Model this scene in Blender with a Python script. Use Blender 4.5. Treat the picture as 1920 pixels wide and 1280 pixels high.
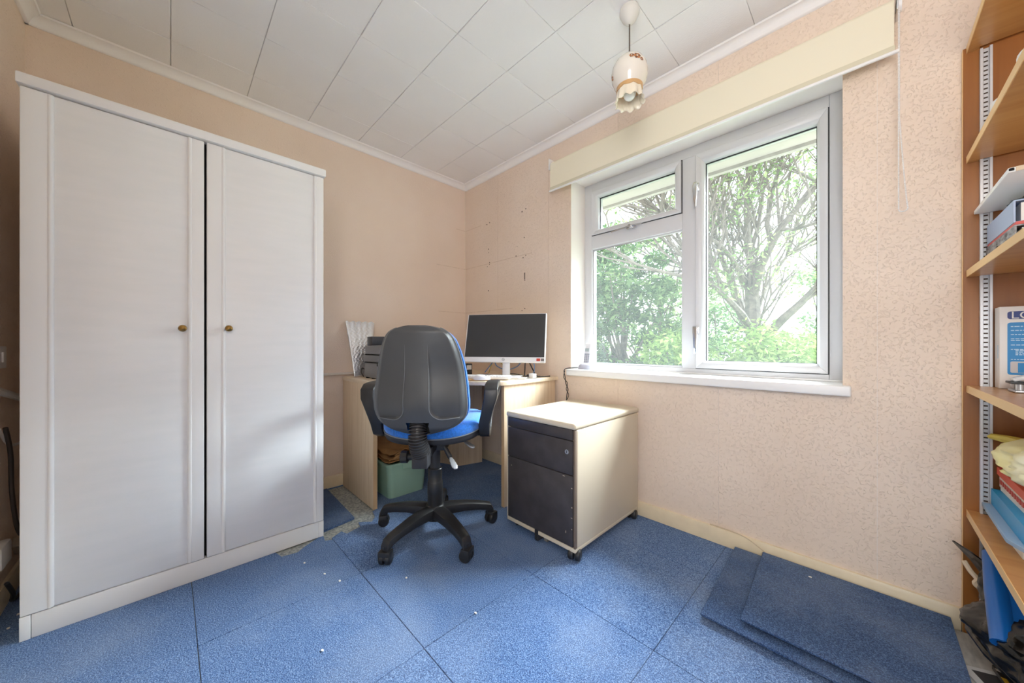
import bpy, bmesh, math, random
from mathutils import Vector, Matrix, noise

for o in list(bpy.data.objects):
    bpy.data.objects.remove(o, do_unlink=True)
SC = bpy.context.scene
COL = SC.collection
PI = math.pi
R = math.radians

# ------------------------------------------------------------------ camera
CX, CY, CZ, YAW, FPX = 2.517, -1.888, 0.951, R(45.55), 653.6
cam = bpy.data.cameras.new('camera')
cam.sensor_width = 36.0
cam.lens = FPX / 1920.0 * 36.0
cam.shift_y = 6.5 / 1920.0
cam.clip_start = 0.02
cam.clip_end = 200
cam_ob = bpy.data.objects.new('camera', cam)
cam_ob.location = (CX, CY, CZ)
cam_ob.rotation_euler = (PI / 2, 0, YAW)
COL.objects.link(cam_ob)
SC.camera = cam_ob
FW = Vector((-math.sin(YAW), math.cos(YAW), 0))
RT = Vector((math.cos(YAW), math.sin(YAW), 0))


def far(px, py, depth):
    """a point of the garden at a given distance ahead of the room"""
    p = Vector((CX, CY, CZ)) + depth * (FW + RT * ((px - 960) / FPX))
    p.z = CZ - (py - 646.5) / FPX * depth
    return p


# ------------------------------------------------------------------ world, daylight, exposure
SKY = 2.4
world = bpy.data.worlds.new('overcast_sky')
SC.world = world
world.use_nodes = True
bg = world.node_tree.nodes['Background']
bg.inputs['Color'].default_value = (0.86, 0.93, 1.0, 1)
bg.inputs['Strength'].default_value = SKY

pl = bpy.data.lights.new('window_portal', 'AREA')
pl.shape = 'RECTANGLE'
pl.size, pl.size_y = 1.32, 1.26
pl.cycles.is_portal = True
po = bpy.data.objects.new('window_portal', pl)
po.location = (1.80, 0.24, 1.415)
po.rotation_euler = (-PI / 2, 0, 0)
COL.objects.link(po)

# hazy sun behind thin cloud: a very soft, high light from the garden side
sl_ = bpy.data.lights.new('hazy_sun', 'SUN')
sl_.energy = 42.0
sl_.angle = R(50)
sl_.color = (0.86, 0.93, 1.0)
so_ = bpy.data.objects.new('hazy_sun', sl_)
so_.rotation_euler = Vector((-.19, -.718, -.669)).to_track_quat('-Z', 'Y').to_euler()
so_.location = (3, 8, 9)
COL.objects.link(so_)

# added fill lamp behind the camera, set in an unseen doorway
hl = bpy.data.lights.new('fill_light', 'AREA')
hl.shape = 'RECTANGLE'
hl.size, hl.size_y = 0.78, 0.70
hl.energy = 15.0
hl.color = (1.0, 0.95, 0.89)
ho = bpy.data.objects.new('fill_light', hl)
ho.location = (2.80, -2.40, 1.55)
ho.rotation_euler = (PI / 2 + R(18), 0, 0)
COL.objects.link(ho)

VS = SC.view_settings
VS.view_transform = 'Standard'
VS.look = 'None'
VS.exposure = 0.38
VS.gamma = 1.0
VS.use_curve_mapping = False
SC.cycles.max_bounces = 14
SC.cycles.diffuse_bounces = 10
SC.cycles.transparent_max_bounces = 24
SC.cycles.use_denoising = True
SC.cycles.sample_clamp_indirect = 8.0


# ------------------------------------------------------------------ materials
MATS = {}


def srgb(r, g, b):
    f = lambda c: ((c / 255 + 0.055) / 1.055) ** 2.4 if c > 10 else c / 255 / 12.92
    return (f(r), f(g), f(b), 1)


def mat(name, col, rough=0.5, metal=0.0, var=0.0, vscale=8.0, bump=0.0, bscale=60.0, stretch=(1, 1, 1),
        spec=0.5, bdist=0.004, sheen=0.0, col2=None, detail=3.0, coat=0.0, trans=0.0, alpha=1.0, emit=None):
    if name in MATS:
        return MATS[name]
    m = bpy.data.materials.new(name)
    m.use_nodes = True
    nt = m.node_tree
    b = nt.nodes['Principled BSDF']
    col = tuple(col[:3]) + (1,)
    b.inputs['Base Color'].default_value = col
    b.inputs['Roughness'].default_value = rough
    b.inputs['Metallic'].default_value = metal
    b.inputs['Specular IOR Level'].default_value = spec
    b.inputs['Coat Weight'].default_value = coat
    b.inputs['Transmission Weight'].default_value = trans
    b.inputs['Alpha'].default_value = alpha
    if sheen:
        b.inputs['Sheen Weight'].default_value = sheen
    tc = nt.nodes.new('ShaderNodeTexCoord')
    mp = nt.nodes.new('ShaderNodeMapping')
    mp.inputs['Scale'].default_value = stretch
    nt.links.new(tc.outputs['Object'], mp.inputs['Vector'])
    if var or col2:
        n = nt.nodes.new('ShaderNodeTexNoise')
        n.inputs['Scale'].default_value = vscale
        n.inputs['Detail'].default_value = detail
        nt.links.new(mp.outputs[0], n.inputs['Vector'])
        r = nt.nodes.new('ShaderNodeValToRGB')
        if col2 is None:
            c0 = tuple(max(0, c * (1 - var)) for c in col[:3]) + (1,)
            c1 = tuple(min(1, c * (1 + var)) for c in col[:3]) + (1,)
        else:
            c0, c1 = col, tuple(col2[:3]) + (1,)
        r.color_ramp.elements[0].position = 0.32
        r.color_ramp.elements[1].position = 0.68
        r.color_ramp.elements[0].color = c0
        r.color_ramp.elements[1].color = c1
        nt.links.new(n.outputs['Fac'], r.inputs['Fac'])
        nt.links.new(r.outputs['Color'], b.inputs['Base Color'])
    if bump:
        n2 = nt.nodes.new('ShaderNodeTexNoise')
        n2.inputs['Scale'].default_value = bscale
        n2.inputs['Detail'].default_value = 2.0
        nt.links.new(mp.outputs[0], n2.inputs['Vector'])
        bp = nt.nodes.new('ShaderNodeBump')
        bp.inputs['Strength'].default_value = bump
        bp.inputs['Distance'].default_value = bdist
        nt.links.new(n2.outputs['Fac'], bp.inputs['Height'])
        nt.links.new(bp.outputs[0], b.inputs['Normal'])
    if emit:
        b.inputs['Emission Color'].default_value = emit
        b.inputs['Emission Strength'].default_value = 1
    MATS[name] = m
    return m


def N(nt, t, **kw):
    n = nt.nodes.new(t)
    for k, v in kw.items():
        if k in n.inputs:
            n.inputs[k].default_value = v
        else:
            setattr(n, k, v)
    return n


def wallpaper(name, col, col2, strength):
    """embossed chip wallpaper, painted over"""
    m = bpy.data.materials.new(name)
    m.use_nodes = True
    nt = m.node_tree
    b = nt.nodes['Principled BSDF']
    b.inputs['Roughness'].default_value = 0.62
    b.inputs['Specular IOR Level'].default_value = 0.3
    tc = N(nt, 'ShaderNodeTexCoord')
    n = N(nt, 'ShaderNodeTexNoise', Scale=1.7, Detail=3.0)
    nt.links.new(tc.outputs['Object'], n.inputs['Vector'])
    r = N(nt, 'ShaderNodeValToRGB')
    r.color_ramp.elements[0].position = 0.35
    r.color_ramp.elements[1].position = 0.65
    r.color_ramp.elements[0].color = col
    r.color_ramp.elements[1].color = col2
    nt.links.new(n.outputs['Fac'], r.inputs['Fac'])
    nt.links.new(r.outputs['Color'], b.inputs['Base Color'])
    # chips: distorted voronoi islands
    w = N(nt, 'ShaderNodeTexNoise', Scale=38.0, Detail=2.0)
    nt.links.new(tc.outputs['Object'], w.inputs['Vector'])
    mix = N(nt, 'ShaderNodeMixRGB')
    mix.inputs['Fac'].default_value = 0.035
    nt.links.new(tc.outputs['Object'], mix.inputs['Color1'])
    nt.links.new(w.outputs['Color'], mix.inputs['Color2'])
    v = N(nt, 'ShaderNodeTexNoise', Scale=120.0, Detail=1.0, Distortion=0.5)
    nt.links.new(mix.outputs['Color'], v.inputs['Vector'])
    r2 = N(nt, 'ShaderNodeValToRGB')
    r2.color_ramp.elements[0].position = 0.57
    r2.color_ramp.elements[1].position = 0.68
    nt.links.new(v.outputs['Fac'], r2.inputs['Fac'])
    bp = N(nt, 'ShaderNodeBump', Strength=strength, Distance=0.003)
    nt.links.new(r2.outputs['Color'], bp.inputs['Height'])
    nt.links.new(bp.outputs[0], b.inputs['Normal'])
    MATS[name] = m
    return m


def carpet_material(name, c0, c1, c2):
    m = bpy.data.materials.new(name)
    m.use_nodes = True
    nt = m.node_tree
    b = nt.nodes['Principled BSDF']
    b.inputs['Roughness'].default_value = 0.95
    b.inputs['Specular IOR Level'].default_value = 0.1
    b.inputs['Sheen Weight'].default_value = 0.25
    b.inputs['Sheen Roughness'].default_value = 0.6
    b.inputs['Sheen Tint'].default_value = (0.6, 0.75, 1.0, 1)
    tc = N(nt, 'ShaderNodeTexCoord')
    n = N(nt, 'ShaderNodeTexNoise', Scale=300.0, Detail=2.0, Roughness=0.7)
    nt.links.new(tc.outputs['Object'], n.inputs['Vector'])
    r = N(nt, 'ShaderNodeValToRGB')
    r.color_ramp.elements[0].position = 0.36
    r.color_ramp.elements[0].color = c0
    r.color_ramp.elements[1].position = 0.68
    r.color_ramp.elements[1].color = c2
    e = r.color_ramp.elements.new(0.52)
    e.color = c1
    nt.links.new(n.outputs['Fac'], r.inputs['Fac'])
    # dusty, walked-on patches
    n2 = N(nt, 'ShaderNodeTexNoise', Scale=2.6, Detail=5.0, Roughness=0.6)
    nt.links.new(tc.outputs['Object'], n2.inputs['Vector'])
    r2 = N(nt, 'ShaderNodeValToRGB')
    r2.color_ramp.elements[0].position = 0.45
    r2.color_ramp.elements[1].position = 0.75
    r2.color_ramp.elements[1].color = (0.30, 0.30, 0.30, 1)
    nt.links.new(n2.outputs['Fac'], r2.inputs['Fac'])
    mx = N(nt, 'ShaderNodeMixRGB')
    mx.inputs['Color2'].default_value = (0.36, 0.42, 0.52, 1)
    nt.links.new(r2.outputs['Color'], mx.inputs['Fac'])
    nt.links.new(r.outputs['Color'], mx.inputs['Color1'])
    nt.links.new(mx.outputs['Color'], b.inputs['Base Color'])
    bp = N(nt, 'ShaderNodeBump', Strength=0.5, Distance=0.003)
    nt.links.new(n.outputs['Fac'], bp.inputs['Height'])
    nt.links.new(bp.outputs[0], b.inputs['Normal'])
    MATS[name] = m
    return m


def wood(name, c0, c1, rough=0.45, axis='Z', scale=9.0, coat=0.0):
    m = bpy.data.materials.new(name)
    m.use_nodes = True
    nt = m.node_tree
    b = nt.nodes['Principled BSDF']
    b.inputs['Roughness'].default_value = rough
    b.inputs['Coat Weight'].default_value = coat
    b.inputs['Coat Roughness'].default_value = 0.25
    tc = N(nt, 'ShaderNodeTexCoord')
    mp = N(nt, 'ShaderNodeMapping')
    s = {'X': (0.06, 1, 1), 'Y': (1, 0.06, 1), 'Z': (1, 1, 0.06)}[axis]
    mp.inputs['Scale'].default_value = s
    nt.links.new(tc.outputs['Object'], mp.inputs['Vector'])
    n = N(nt, 'ShaderNodeTexNoise', Scale=scale * 6, Detail=5.0, Distortion=0.6)
    nt.links.new(mp.outputs[0], n.inputs['Vector'])
    r = N(nt, 'ShaderNodeValToRGB')
    r.color_ramp.elements[0].position = 0.3
    r.color_ramp.elements[1].position = 0.72
    r.color_ramp.elements[0].color = c0
    r.color_ramp.elements[1].color = c1
    nt.links.new(n.outputs['Fac'], r.inputs['Fac'])
    nt.links.new(r.outputs['Color'], b.inputs['Base Color'])
    MATS[name] = m
    return m


def glass_material(name, haze):
    m = bpy.data.materials.new(name)
    m.use_nodes = True
    nt = m.node_tree
    nt.nodes.remove(nt.nodes['Principled BSDF'])
    out = nt.nodes['Material Output']
    t = N(nt, 'ShaderNodeBsdfTransparent')
    t.inputs['Color'].default_value = (0.96, 0.985, 0.97, 1)
    g = N(nt, 'ShaderNodeBsdfGlossy', Roughness=0.03)
    f = N(nt, 'ShaderNodeFresnel', IOR=1.45)
    mx = N(nt, 'ShaderNodeMixShader')
    ge = N(nt, 'ShaderNodeNewGeometry')      # reflect only on the entering face of the thin pane
    iv_ = N(nt, 'ShaderNodeMath', operation='SUBTRACT')
    iv_.inputs[0].default_value = 1.0
    nt.links.new(ge.outputs['Backfacing'], iv_.inputs[1])
    ml = N(nt, 'ShaderNodeMath', operation='MULTIPLY')
    nt.links.new(f.outputs[0], ml.inputs[0])
    nt.links.new(iv_.outputs[0], ml.inputs[1])
    nt.links.new(ml.outputs[0], mx.inputs[0])
    nt.links.new(t.outputs[0], mx.inputs[1])
    nt.links.new(g.outputs[0], mx.inputs[2])
    d = N(nt, 'ShaderNodeBsdfTranslucent')
    d.inputs['Color'].default_value = (0.9, 0.95, 0.95, 1)
    mx2 = N(nt, 'ShaderNodeMixShader')
    mx2.inputs[0].default_value = haze  # translucent share paints a pale washed-out haze over the view
    nt.links.new(mx.outputs[0], mx2.inputs[1])
    nt.links.new(d.outputs[0], mx2.inputs[2])
    nt.links.new(mx2.outputs[0], out.inputs['Surface'])
    MATS[name] = m
    return m


def leaf_material(name, c0, c1, c2):
    m = bpy.data.materials.new(name)
    m.use_nodes = True
    nt = m.node_tree
    nt.nodes.remove(nt.nodes['Principled BSDF'])
    out = nt.nodes['Material Output']
    ge = N(nt, 'ShaderNodeNewGeometry')
    r = N(nt, 'ShaderNodeValToRGB')
    r.color_ramp.elements[0].color = c0
    r.color_ramp.elements[1].color = c2
    e = r.color_ramp.elements.new(0.55)
    e.color = c1
    nt.links.new(ge.outputs['Random Per Island'], r.inputs['Fac'])
    d = N(nt, 'ShaderNodeBsdfDiffuse')
    t = N(nt, 'ShaderNodeBsdfTranslucent')
    nt.links.new(r.outputs['Color'], d.inputs['Color'])
    nt.links.new(r.outputs['Color'], t.inputs['Color'])
    mx = N(nt, 'ShaderNodeMixShader')
    mx.inputs[0].default_value = 0.4
    nt.links.new(d.outputs[0], mx.inputs[1])
    nt.links.new(t.outputs[0], mx.inputs[2])
    nt.links.new(mx.outputs[0], out.inputs['Surface'])
    MATS[name] = m
    return m


M_WALL = wallpaper('peach_wallpaper', srgb(229, 210, 192), srgb(235, 218, 202), 0.6)
M_WALLL = wallpaper('peach_wallpaper_smooth', srgb(229, 210, 192), srgb(235, 218, 202), 0.3)
M_WALLBACK = mat('plaster_behind_paper', srgb(150, 120, 95), 0.9)
M_CEIL = mat('ceiling_tile_white', srgb(236, 236, 236), 0.75, bump=0.35, bscale=160, bdist=0.002, var=0.015, vscale=3)
M_CEILJ = mat('ceiling_joint', srgb(222, 221, 219), 0.85)
M_COVE = mat('cornice_white', srgb(240, 239, 238), 0.55)
M_SKIRT = mat('cream_gloss_paint', srgb(228, 212, 182), 0.35, var=0.05, vscale=14)
M_SILL = mat('sill_white', srgb(240, 240, 240), 0.3)
M_UPVC = mat('frame_white', srgb(208, 208, 211), 0.32)
M_GASKET = mat('gasket_black', srgb(38, 40, 44), 0.6)
M_GLASS = glass_material('window_glass', 0.017)
M_CHROME = mat('chrome_handle', (0.75, 0.76, 0.78), 0.2, 1.0)
M_CARPET = carpet_material('carpet_blue', srgb(30, 50, 92), srgb(78, 112, 162), srgb(146, 170, 206))
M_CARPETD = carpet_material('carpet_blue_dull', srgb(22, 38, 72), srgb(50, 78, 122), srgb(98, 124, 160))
M_GAPSHADE = mat('tile_gap_shade', srgb(20, 22, 28), 0.9)  # near-black shade colour for the gaps under the loose tiles
M_SUBFLOOR = mat('bare_floor_grey', srgb(118, 124, 126), 0.9, col2=srgb(176, 178, 172), vscale=90, bump=0.5, bscale=120)
M_ROBE = mat('wardrobe_white', srgb(236, 236, 236), 0.34)
M_ROBEP = mat('wardrobe_marbled', srgb(232, 233, 234), 0.32, col2=srgb(236, 236, 237), vscale=22, stretch=(1, .25, 1.6), detail=6)
MATS['wardrobe_marbled'].node_tree.nodes['Mapping'].inputs['Rotation'].default_value = (R(35), 0, 0)
M_DARKGAP = mat('dark_gap', srgb(12, 12, 14), 0.9)
M_BRASS = mat('antique_brass', srgb(150, 118, 66), 0.3, 1.0)
M_BEECH = wood('beech_laminate', srgb(216, 192, 162), srgb(232, 212, 186), 0.4, 'Z')
M_BEECHT = wood('beech_laminate_top', srgb(222, 202, 174), srgb(235, 218, 195), 0.35, 'X')
M_BEECHE = mat('beech_edge', srgb(198, 166, 128), 0.45)
M_PED = mat('pedestal_cream', srgb(214, 202, 180), 0.42, var=0.02, vscale=5)
M_PEDF = mat('drawer_front_dark', srgb(60, 55, 56), 0.42, col2=srgb(72, 67, 68), vscale=14)
M_PEDT = mat('pedestal_trim', srgb(120, 105, 92), 0.5)
M_BLACK = mat('black_plastic', srgb(40, 40, 42), 0.38, bump=0.15, bscale=300, bdist=0.001)
M_BLACKM = mat('black_plastic_matt', srgb(46, 46, 50), 0.55)
M_SHELL = mat('chair_shell', srgb(76, 78, 81), 0.42, var=0.08, vscale=5, bump=0.2, bscale=500, bdist=0.0008)
M_PIPING = mat('chair_edge', srgb(120, 124, 130), 0.4)
M_BLUEF = mat('blue_fabric', srgb(44, 122, 216), 0.9, var=0.18, vscale=120, bump=0.3, bscale=400, sheen=0.3)
M_SILVER = mat('silver_plastic', srgb(190, 192, 196), 0.3, 0.5)
M_MONW = mat('monitor_white', srgb(236, 236, 238), 0.35)
M_SCREEN = mat('screen_black', srgb(58, 59, 61), 0.45, var=0.08, vscale=6, spec=0.4)
M_PRINT = mat('printer_grey', srgb(128, 129, 133), 0.45)
M_PRINTD = mat('printer_dark', srgb(62, 66, 74), 0.32)
M_FOIL = mat('foil_bubble', (0.72, 0.74, 0.77), 0.26, 0.85, bump=0.8, bscale=170, bdist=0.003)
M_WHITEP = mat('white_plastic', srgb(236, 236, 236), 0.35)
M_PAPER = mat('white_paper', srgb(234, 233, 228), 0.8)
M_KRAFT = mat('kraft_paper', srgb(176, 132, 84), 0.8, var=0.12, vscale=18, bump=0.4, bscale=25, bdist=0.01)
M_GREEN = mat('pale_green_plastic', srgb(166, 204, 184), 0.3, coat=0.3)
M_GREEND = mat('green_lid', srgb(40, 128, 104), 0.4)
M_OAK = wood('shelf_oak', srgb(180, 124, 62), srgb(198, 146, 84), 0.35, 'X', 5, 0.3)
M_OAKB = wood('backboard_oak', srgb(146, 88, 34), srgb(162, 102, 44), 0.42, 'Z', 5)
M_OAKE = mat('shelf_edge_pale', srgb(232, 192, 132), 0.4)
M_TRACK = mat('shelf_track', srgb(214, 214, 216), 0.35, 0.2)
M_BLIND = mat('blind_cream', srgb(236, 229, 206), 0.7)
M_BLINDH = mat('blind_hem', srgb(214, 208, 184), 0.7)


# ------------------------------------------------------------------ mesh helpers
ORG = {}


class MB:
    def __init__(s):
        s.v, s.f = [], []

    def add(s, vs, fs):
        k = len(s.v)
        s.v += [tuple(v) for v in vs]
        s.f += [tuple(i + k for i in f) for f in fs]
        return s

    def box(s, x0, x1, y0, y1, z0, z1):
        vs = [(x, y, z) for z in (z0, z1) for x, y in ((x0, y0), (x1, y0), (x1, y1), (x0, y1))]
        return s.add(vs, [(3, 2, 1, 0), (4, 5, 6, 7), (0, 1, 5, 4), (1, 2, 6, 5), (2, 3, 7, 6), (3, 0, 4, 7)])

    def obox(s, c, ax, ay, az, hx, hy, hz):
        """oriented box: centre, three axes, half sizes"""
        c, ax, ay, az = Vector(c), Vector(ax).normalized(), Vector(ay).normalized(), Vector(az).normalized()
        vs = [c + ax * (hx * i) + ay * (hy * j) + az * (hz * k) for k in (-1, 1) for i, j in ((-1, -1), (1, -1), (1, 1), (-1, 1))]
        return s.add(vs, [(3, 2, 1, 0), (4, 5, 6, 7), (0, 1, 5, 4), (1, 2, 6, 5), (2, 3, 7, 6), (3, 0, 4, 7)])

    def prism(s, pts, z0, z1, axis='Z'):
        n = len(pts)
        f = {'Z': lambda a, b, h: (a, b, h), 'Y': lambda a, b, h: (a, h, b), 'X': lambda a, b, h: (h, a, b)}[axis]
        vs = [f(a, b, z0) for a, b in pts] + [f(a, b, z1) for a, b in pts]
        fs = [tuple(range(n - 1, -1, -1)), tuple(range(n, 2 * n))]
        fs += [(i, (i + 1) % n, n + (i + 1) % n, n + i) for i in range(n)]
        return s.add(vs, fs)

    def tube(s, path, rad, n=8, cap=True):
        path = [Vector(p) for p in path]
        if not hasattr(rad, '__len__'):
            rad = [rad] * len(path)
        vs, fs = [], []
        up = None
        for i, p in enumerate(path):
            t = (path[min(i + 1, len(path) - 1)] - path[max(i - 1, 0)])
            t = t.normalized() if t.length > 1e-9 else Vector((0, 0, 1))
            if up is None:
                up = Vector((0, 0, 1)) if abs(t.z) < 0.9 else Vector((1, 0, 0))
            a = up - t * up.dot(t)
            a = a.normalized() if a.length > 1e-6 else t.orthogonal().normalized()
            b = t.cross(a)
            up = a
            for k in range(n):
                q = 2 * PI * k / n
                vs.append(p + (a * math.cos(q) + b * math.sin(q)) * rad[i])
        for i in range(len(path) - 1):
            for k in range(n):
                fs.append((i * n + k, i * n + (k + 1) % n, (i + 1) * n + (k + 1) % n, (i + 1) * n + k))
        if cap:
            fs.append(tuple(range(n - 1, -1, -1)))
            fs.append(tuple(range((len(path) - 1) * n, len(path) * n)))
        return s.add(vs, fs)

    def strap(s, path, wdir, w, t, closed=False):
        """a flat band along a path: width w along wdir (may vary), thickness t"""
        path = [Vector(p) for p in path]
        wdir = Vector(wdir).normalized()
        n = len(path)
        if not hasattr(w, '__len__'):
            w = [w] * n
        vs, fs = [], []
        for i, p in enumerate(path):
            if closed:
                tg = path[(i + 1) % n] - path[i - 1]
            else:
                tg = path[min(i + 1, n - 1)] - path[max(i - 1, 0)]
            nn = tg.cross(wdir).normalized()
            for a, b in ((-1, -1), (1, -1), (1, 1), (-1, 1)):
                vs.append(p + wdir * (a * w[i] / 2) + nn * (b * t / 2))
        for i in range(n if closed else n - 1):
            j = (i + 1) % n
            for k in range(4):
                fs.append((i * 4 + k, i * 4 + (k + 1) % 4, j * 4 + (k + 1) % 4, j * 4 + k))
        if not closed:
            fs.append((3, 2, 1, 0))
            fs.append(tuple((n - 1) * 4 + k for k in range(4)))
        return s.add(vs, fs)

    def lathe(s, prof, c=(0, 0, 0), n=24, wob=None):
        """profile of (radius, z) turned round a vertical axis at c"""
        vs, fs = [], []
        for i, (r, z) in enumerate(prof):
            for k in range(n):
                q = 2 * PI * k / n
                rr, zz = (r, z) if wob is None else wob(r, z, q, i)
                vs.append((c[0] + rr * math.cos(q), c[1] + rr * math.sin(q), c[2] + zz))
        for i in range(len(prof) - 1):
            for k in range(n):
                fs.append((i * n + k, i * n + (k + 1) % n, (i + 1) * n + (k + 1) % n, (i + 1) * n + k))
        if prof[0][0] > 1e-6:
            fs.append(tuple(range(n - 1, -1, -1)))
        if prof[-1][0] > 1e-6:
            fs.append(tuple(range((len(prof) - 1) * n, len(prof) * n)))
        return s.add(vs, fs)

    def cyl(s, a, b, r, n=16, r2=None):
        return s.tube([a, b], [r, r if r2 is None else r2], n)

    def xf(s, m):
        s.v = [tuple(m @ Vector(v)) for v in s.v]
        return s

    def build(s, name, m, parent=None, bevel=0.0, seg=2, smooth=True, angle=38, org=None):
        o0 = Vector(org) if org is not None else (ORG.get(parent.name, Vector((0, 0, 0))) if parent else Vector((0, 0, 0)))
        me = bpy.data.meshes.new(name)
        me.from_pydata([tuple(Vector(v) - o0) for v in s.v], [], s.f)
        bm = bmesh.new()
        bm.from_mesh(me)
        bmesh.ops.remove_doubles(bm, verts=bm.verts, dist=1e-6)
        bmesh.ops.recalc_face_normals(bm, faces=bm.faces)
        if bevel:
            es = [e for e in bm.edges if len(e.link_faces) == 2 and e.calc_face_angle(0) > 0.6]
            bmesh.ops.bevel(bm, geom=es, offset=bevel, segments=seg, profile=0.5, affect='EDGES', clamp_overlap=True)
        bm.to_mesh(me)
        bm.free()
        if smooth:
            me.polygons.foreach_set('use_smooth', [True] * len(me.polygons))
            me.set_sharp_from_angle(angle=R(angle))
        me.materials.append(m)
        o = bpy.data.objects.new(name, me)
        COL.objects.link(o)
        if parent:
            o.parent = parent
            ORG[o.name] = ORG.get(parent.name, Vector((0, 0, 0))).copy()
        else:
            o.location = o0
            ORG[o.name] = o0.copy()
        return o


def tag(o, label=None, cat=None, group=None, kind=None):
    if label:
        o['label'] = label
    if cat:
        o['category'] = cat
    if group:
        o['group'] = group
    if kind:
        o['kind'] = kind
    return o


def thing(name, label, cat, loc, group=None, kind=None, rz=0.0, local=False):
    o = bpy.data.objects.new(name, None)
    o.empty_display_size = 0.05
    COL.objects.link(o)
    o.location = loc
    o.rotation_euler = (0, 0, rz)
    ORG[o.name] = Vector((0, 0, 0)) if local else Vector(loc)
    return tag(o, label, cat, group, kind)


def B(*a):
    return MB().box(*a)


def share(src, name, parent, loc):
    """another piece with the same mesh"""
    o = bpy.data.objects.new(name, src.data)
    COL.objects.link(o)
    o.parent = parent
    o.location = loc
    ORG[o.name] = Vector((0, 0, 0))
    return o


def text_mesh(name, body, size, m, parent, mat4, extr=0.0004):
    cu = bpy.data.curves.new(name, 'FONT')
    cu.body = body
    cu.size = size
    cu.extrude = extr
    cu.align_x = 'LEFT'
    tmp = bpy.data.objects.new(name, cu)
    COL.objects.link(tmp)
    bpy.context.view_layer.update()
    me = bpy.data.meshes.new_from_object(tmp.evaluated_get(bpy.context.evaluated_depsgraph_get()))
    bpy.data.objects.remove(tmp, do_unlink=True)
    bpy.data.curves.remove(cu)
    o0 = ORG.get(parent.name, Vector((0, 0, 0)))
    me.transform(Matrix.Translation(-o0) @ mat4)
    me.materials.clear()
    me.materials.append(m)
    me.name = name
    o = bpy.data.objects.new(name, me)
    COL.objects.link(o)
    o.parent = parent
    ORG[o.name] = o0.copy()
    return o


def frame4(o, x, y, z):
    """matrix from an origin and three axes"""
    x, y, z = Vector(x).normalized(), Vector(y).normalized(), Vector(z).normalized()
    return Matrix(((x.x, y.x, z.x, o[0]), (x.y, y.y, z.y, o[1]), (x.z, y.z, z.z, o[2]), (0, 0, 0, 1)))


def crumple(c, rad, seed, amp=0.25, freq=3.0, sub=4, floor=None, zmax=None, sharp=True):
    bm = bmesh.new()
    bmesh.ops.create_icosphere(bm, subdivisions=sub, radius=1.0)
    off = Vector((seed * 7.13, seed * 3.7, seed * 1.9))
    mb = MB()
    vs = []
    for v in bm.verts:
        d = v.co.normalized()
        n = 1 - abs(noise.noise(d * freq + off)) * 2 if sharp else noise.noise(d * freq + off)
        n2 = 1 - abs(noise.noise(d * freq * 2.7 + off)) * 2
        k = 1 + amp * (n * 0.7 + n2 * 0.3 - 0.4)
        p = Vector((d.x * rad[0] * k, d.y * rad[1] * k, d.z * rad[2] * k)) + Vector(c)
        if floor is not None and p.z < floor:
            p.z = floor
        if zmax is not None and p.z > zmax:
            p.z = zmax
        vs.append(p)
    bm.verts.index_update()
    fs = [tuple(v.index for v in f.verts) for f in bm.faces]
    bm.free()
    return mb.add(vs, fs)


# ------------------------------------------------------------------ room shell
XW, YN, ZC = 3.36, -2.33, 2.362      # far side wall, near wall, ceiling face
WX0, WX1, WZ0, WZ1 = 1.148, 2.449, 0.79, 2.04   # window opening

floor = tag(B(-0.1, XW + 0.1, YN - 0.1, 0.1, -0.10, -0.007).build('floor', M_SUBFLOOR), 'floor under the blue carpet tiles, bare grey patches by the desk', 'floor', kind='structure')
ceil = tag(B(-0.1, XW + 0.1, YN - 0.1, 0.1, ZC + 0.008, 2.55).build('ceiling', M_CEILJ), 'white ceiling lined with square polystyrene tiles', 'ceiling', kind='structure')
wl = tag(B(-0.12, 0.0, YN - 0.1, 0.1, -0.1, 2.45).build('wall_left', M_WALLL), 'peach papered wall behind the white wardrobe', 'wall', kind='structure')
mb = MB()
mb.box(-0.12, 2.40, YN - 0.12, YN, -0.1, 2.45)
mb.box(3.20, XW + 0.12, YN - 0.12, YN, -0.1, 2.45)
mb.box(2.40, 3.20, YN - 0.12, YN, 1.99, 2.45)
wn = tag(mb.build('wall_near', M_WALL), 'peach papered wall in the gap left of the wardrobe', 'wall', kind='structure')
wb = tag(B(XW, XW + 0.12, YN - 0.12, 0.1, -0.1, 2.45).build('wall_side', M_WALL), 'peach papered wall beyond the wooden shelves', 'wall', kind='structure')
mb = MB()
Y1 = 0.27
mb.box(-0.12, WX0, 0.002, Y1, -0.1, 2.45)
mb.box(WX1, XW + 0.12, 0.002, Y1, -0.1, 2.45)
mb.box(WX0, WX1, 0.002, Y1, -0.1, WZ0 - 0.04)
mb.box(WX0, WX1, 0.002, Y1, WZ1, 2.45)
wr = tag(mb.build('wall_right', mat('reveal_paint', srgb(238, 232, 226), 0.6)), 'peach papered wall with the window and drill holes', 'wall', kind='structure')

# wallpaper drops on the window wall
seams = [0.0, 0.431, 0.959, 1.487, 2.015, 2.543, 3.071, XW]
for a, b in zip(seams[:-1], seams[1:]):
    a2, b2 = a + 0.0006, b - 0.0006
    mb = MB()
    t0 = -0.0005
    if b2 <= WX0 or a2 >= WX1:
        mb.box(a2, b2, t0, 0.003, 0.0, 2.36)
    else:
        if a2 < WX0:
            mb.box(a2, WX0, t0, 0.003, 0.0, 2.36)
        if b2 > WX1:
            mb.box(WX1, b2, t0, 0.003, 0.0, 2.36)
        c0, c1 = max(a2, WX0), min(b2, WX1)
        mb.box(c0, c1, t0, 0.003, 0.0, WZ0 - 0.04)
        mb.box(c0, c1, t0, 0.003, WZ1, 2.36)
    mb.build('wallpaper_drop', M_WALL, wr, smooth=False)

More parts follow.
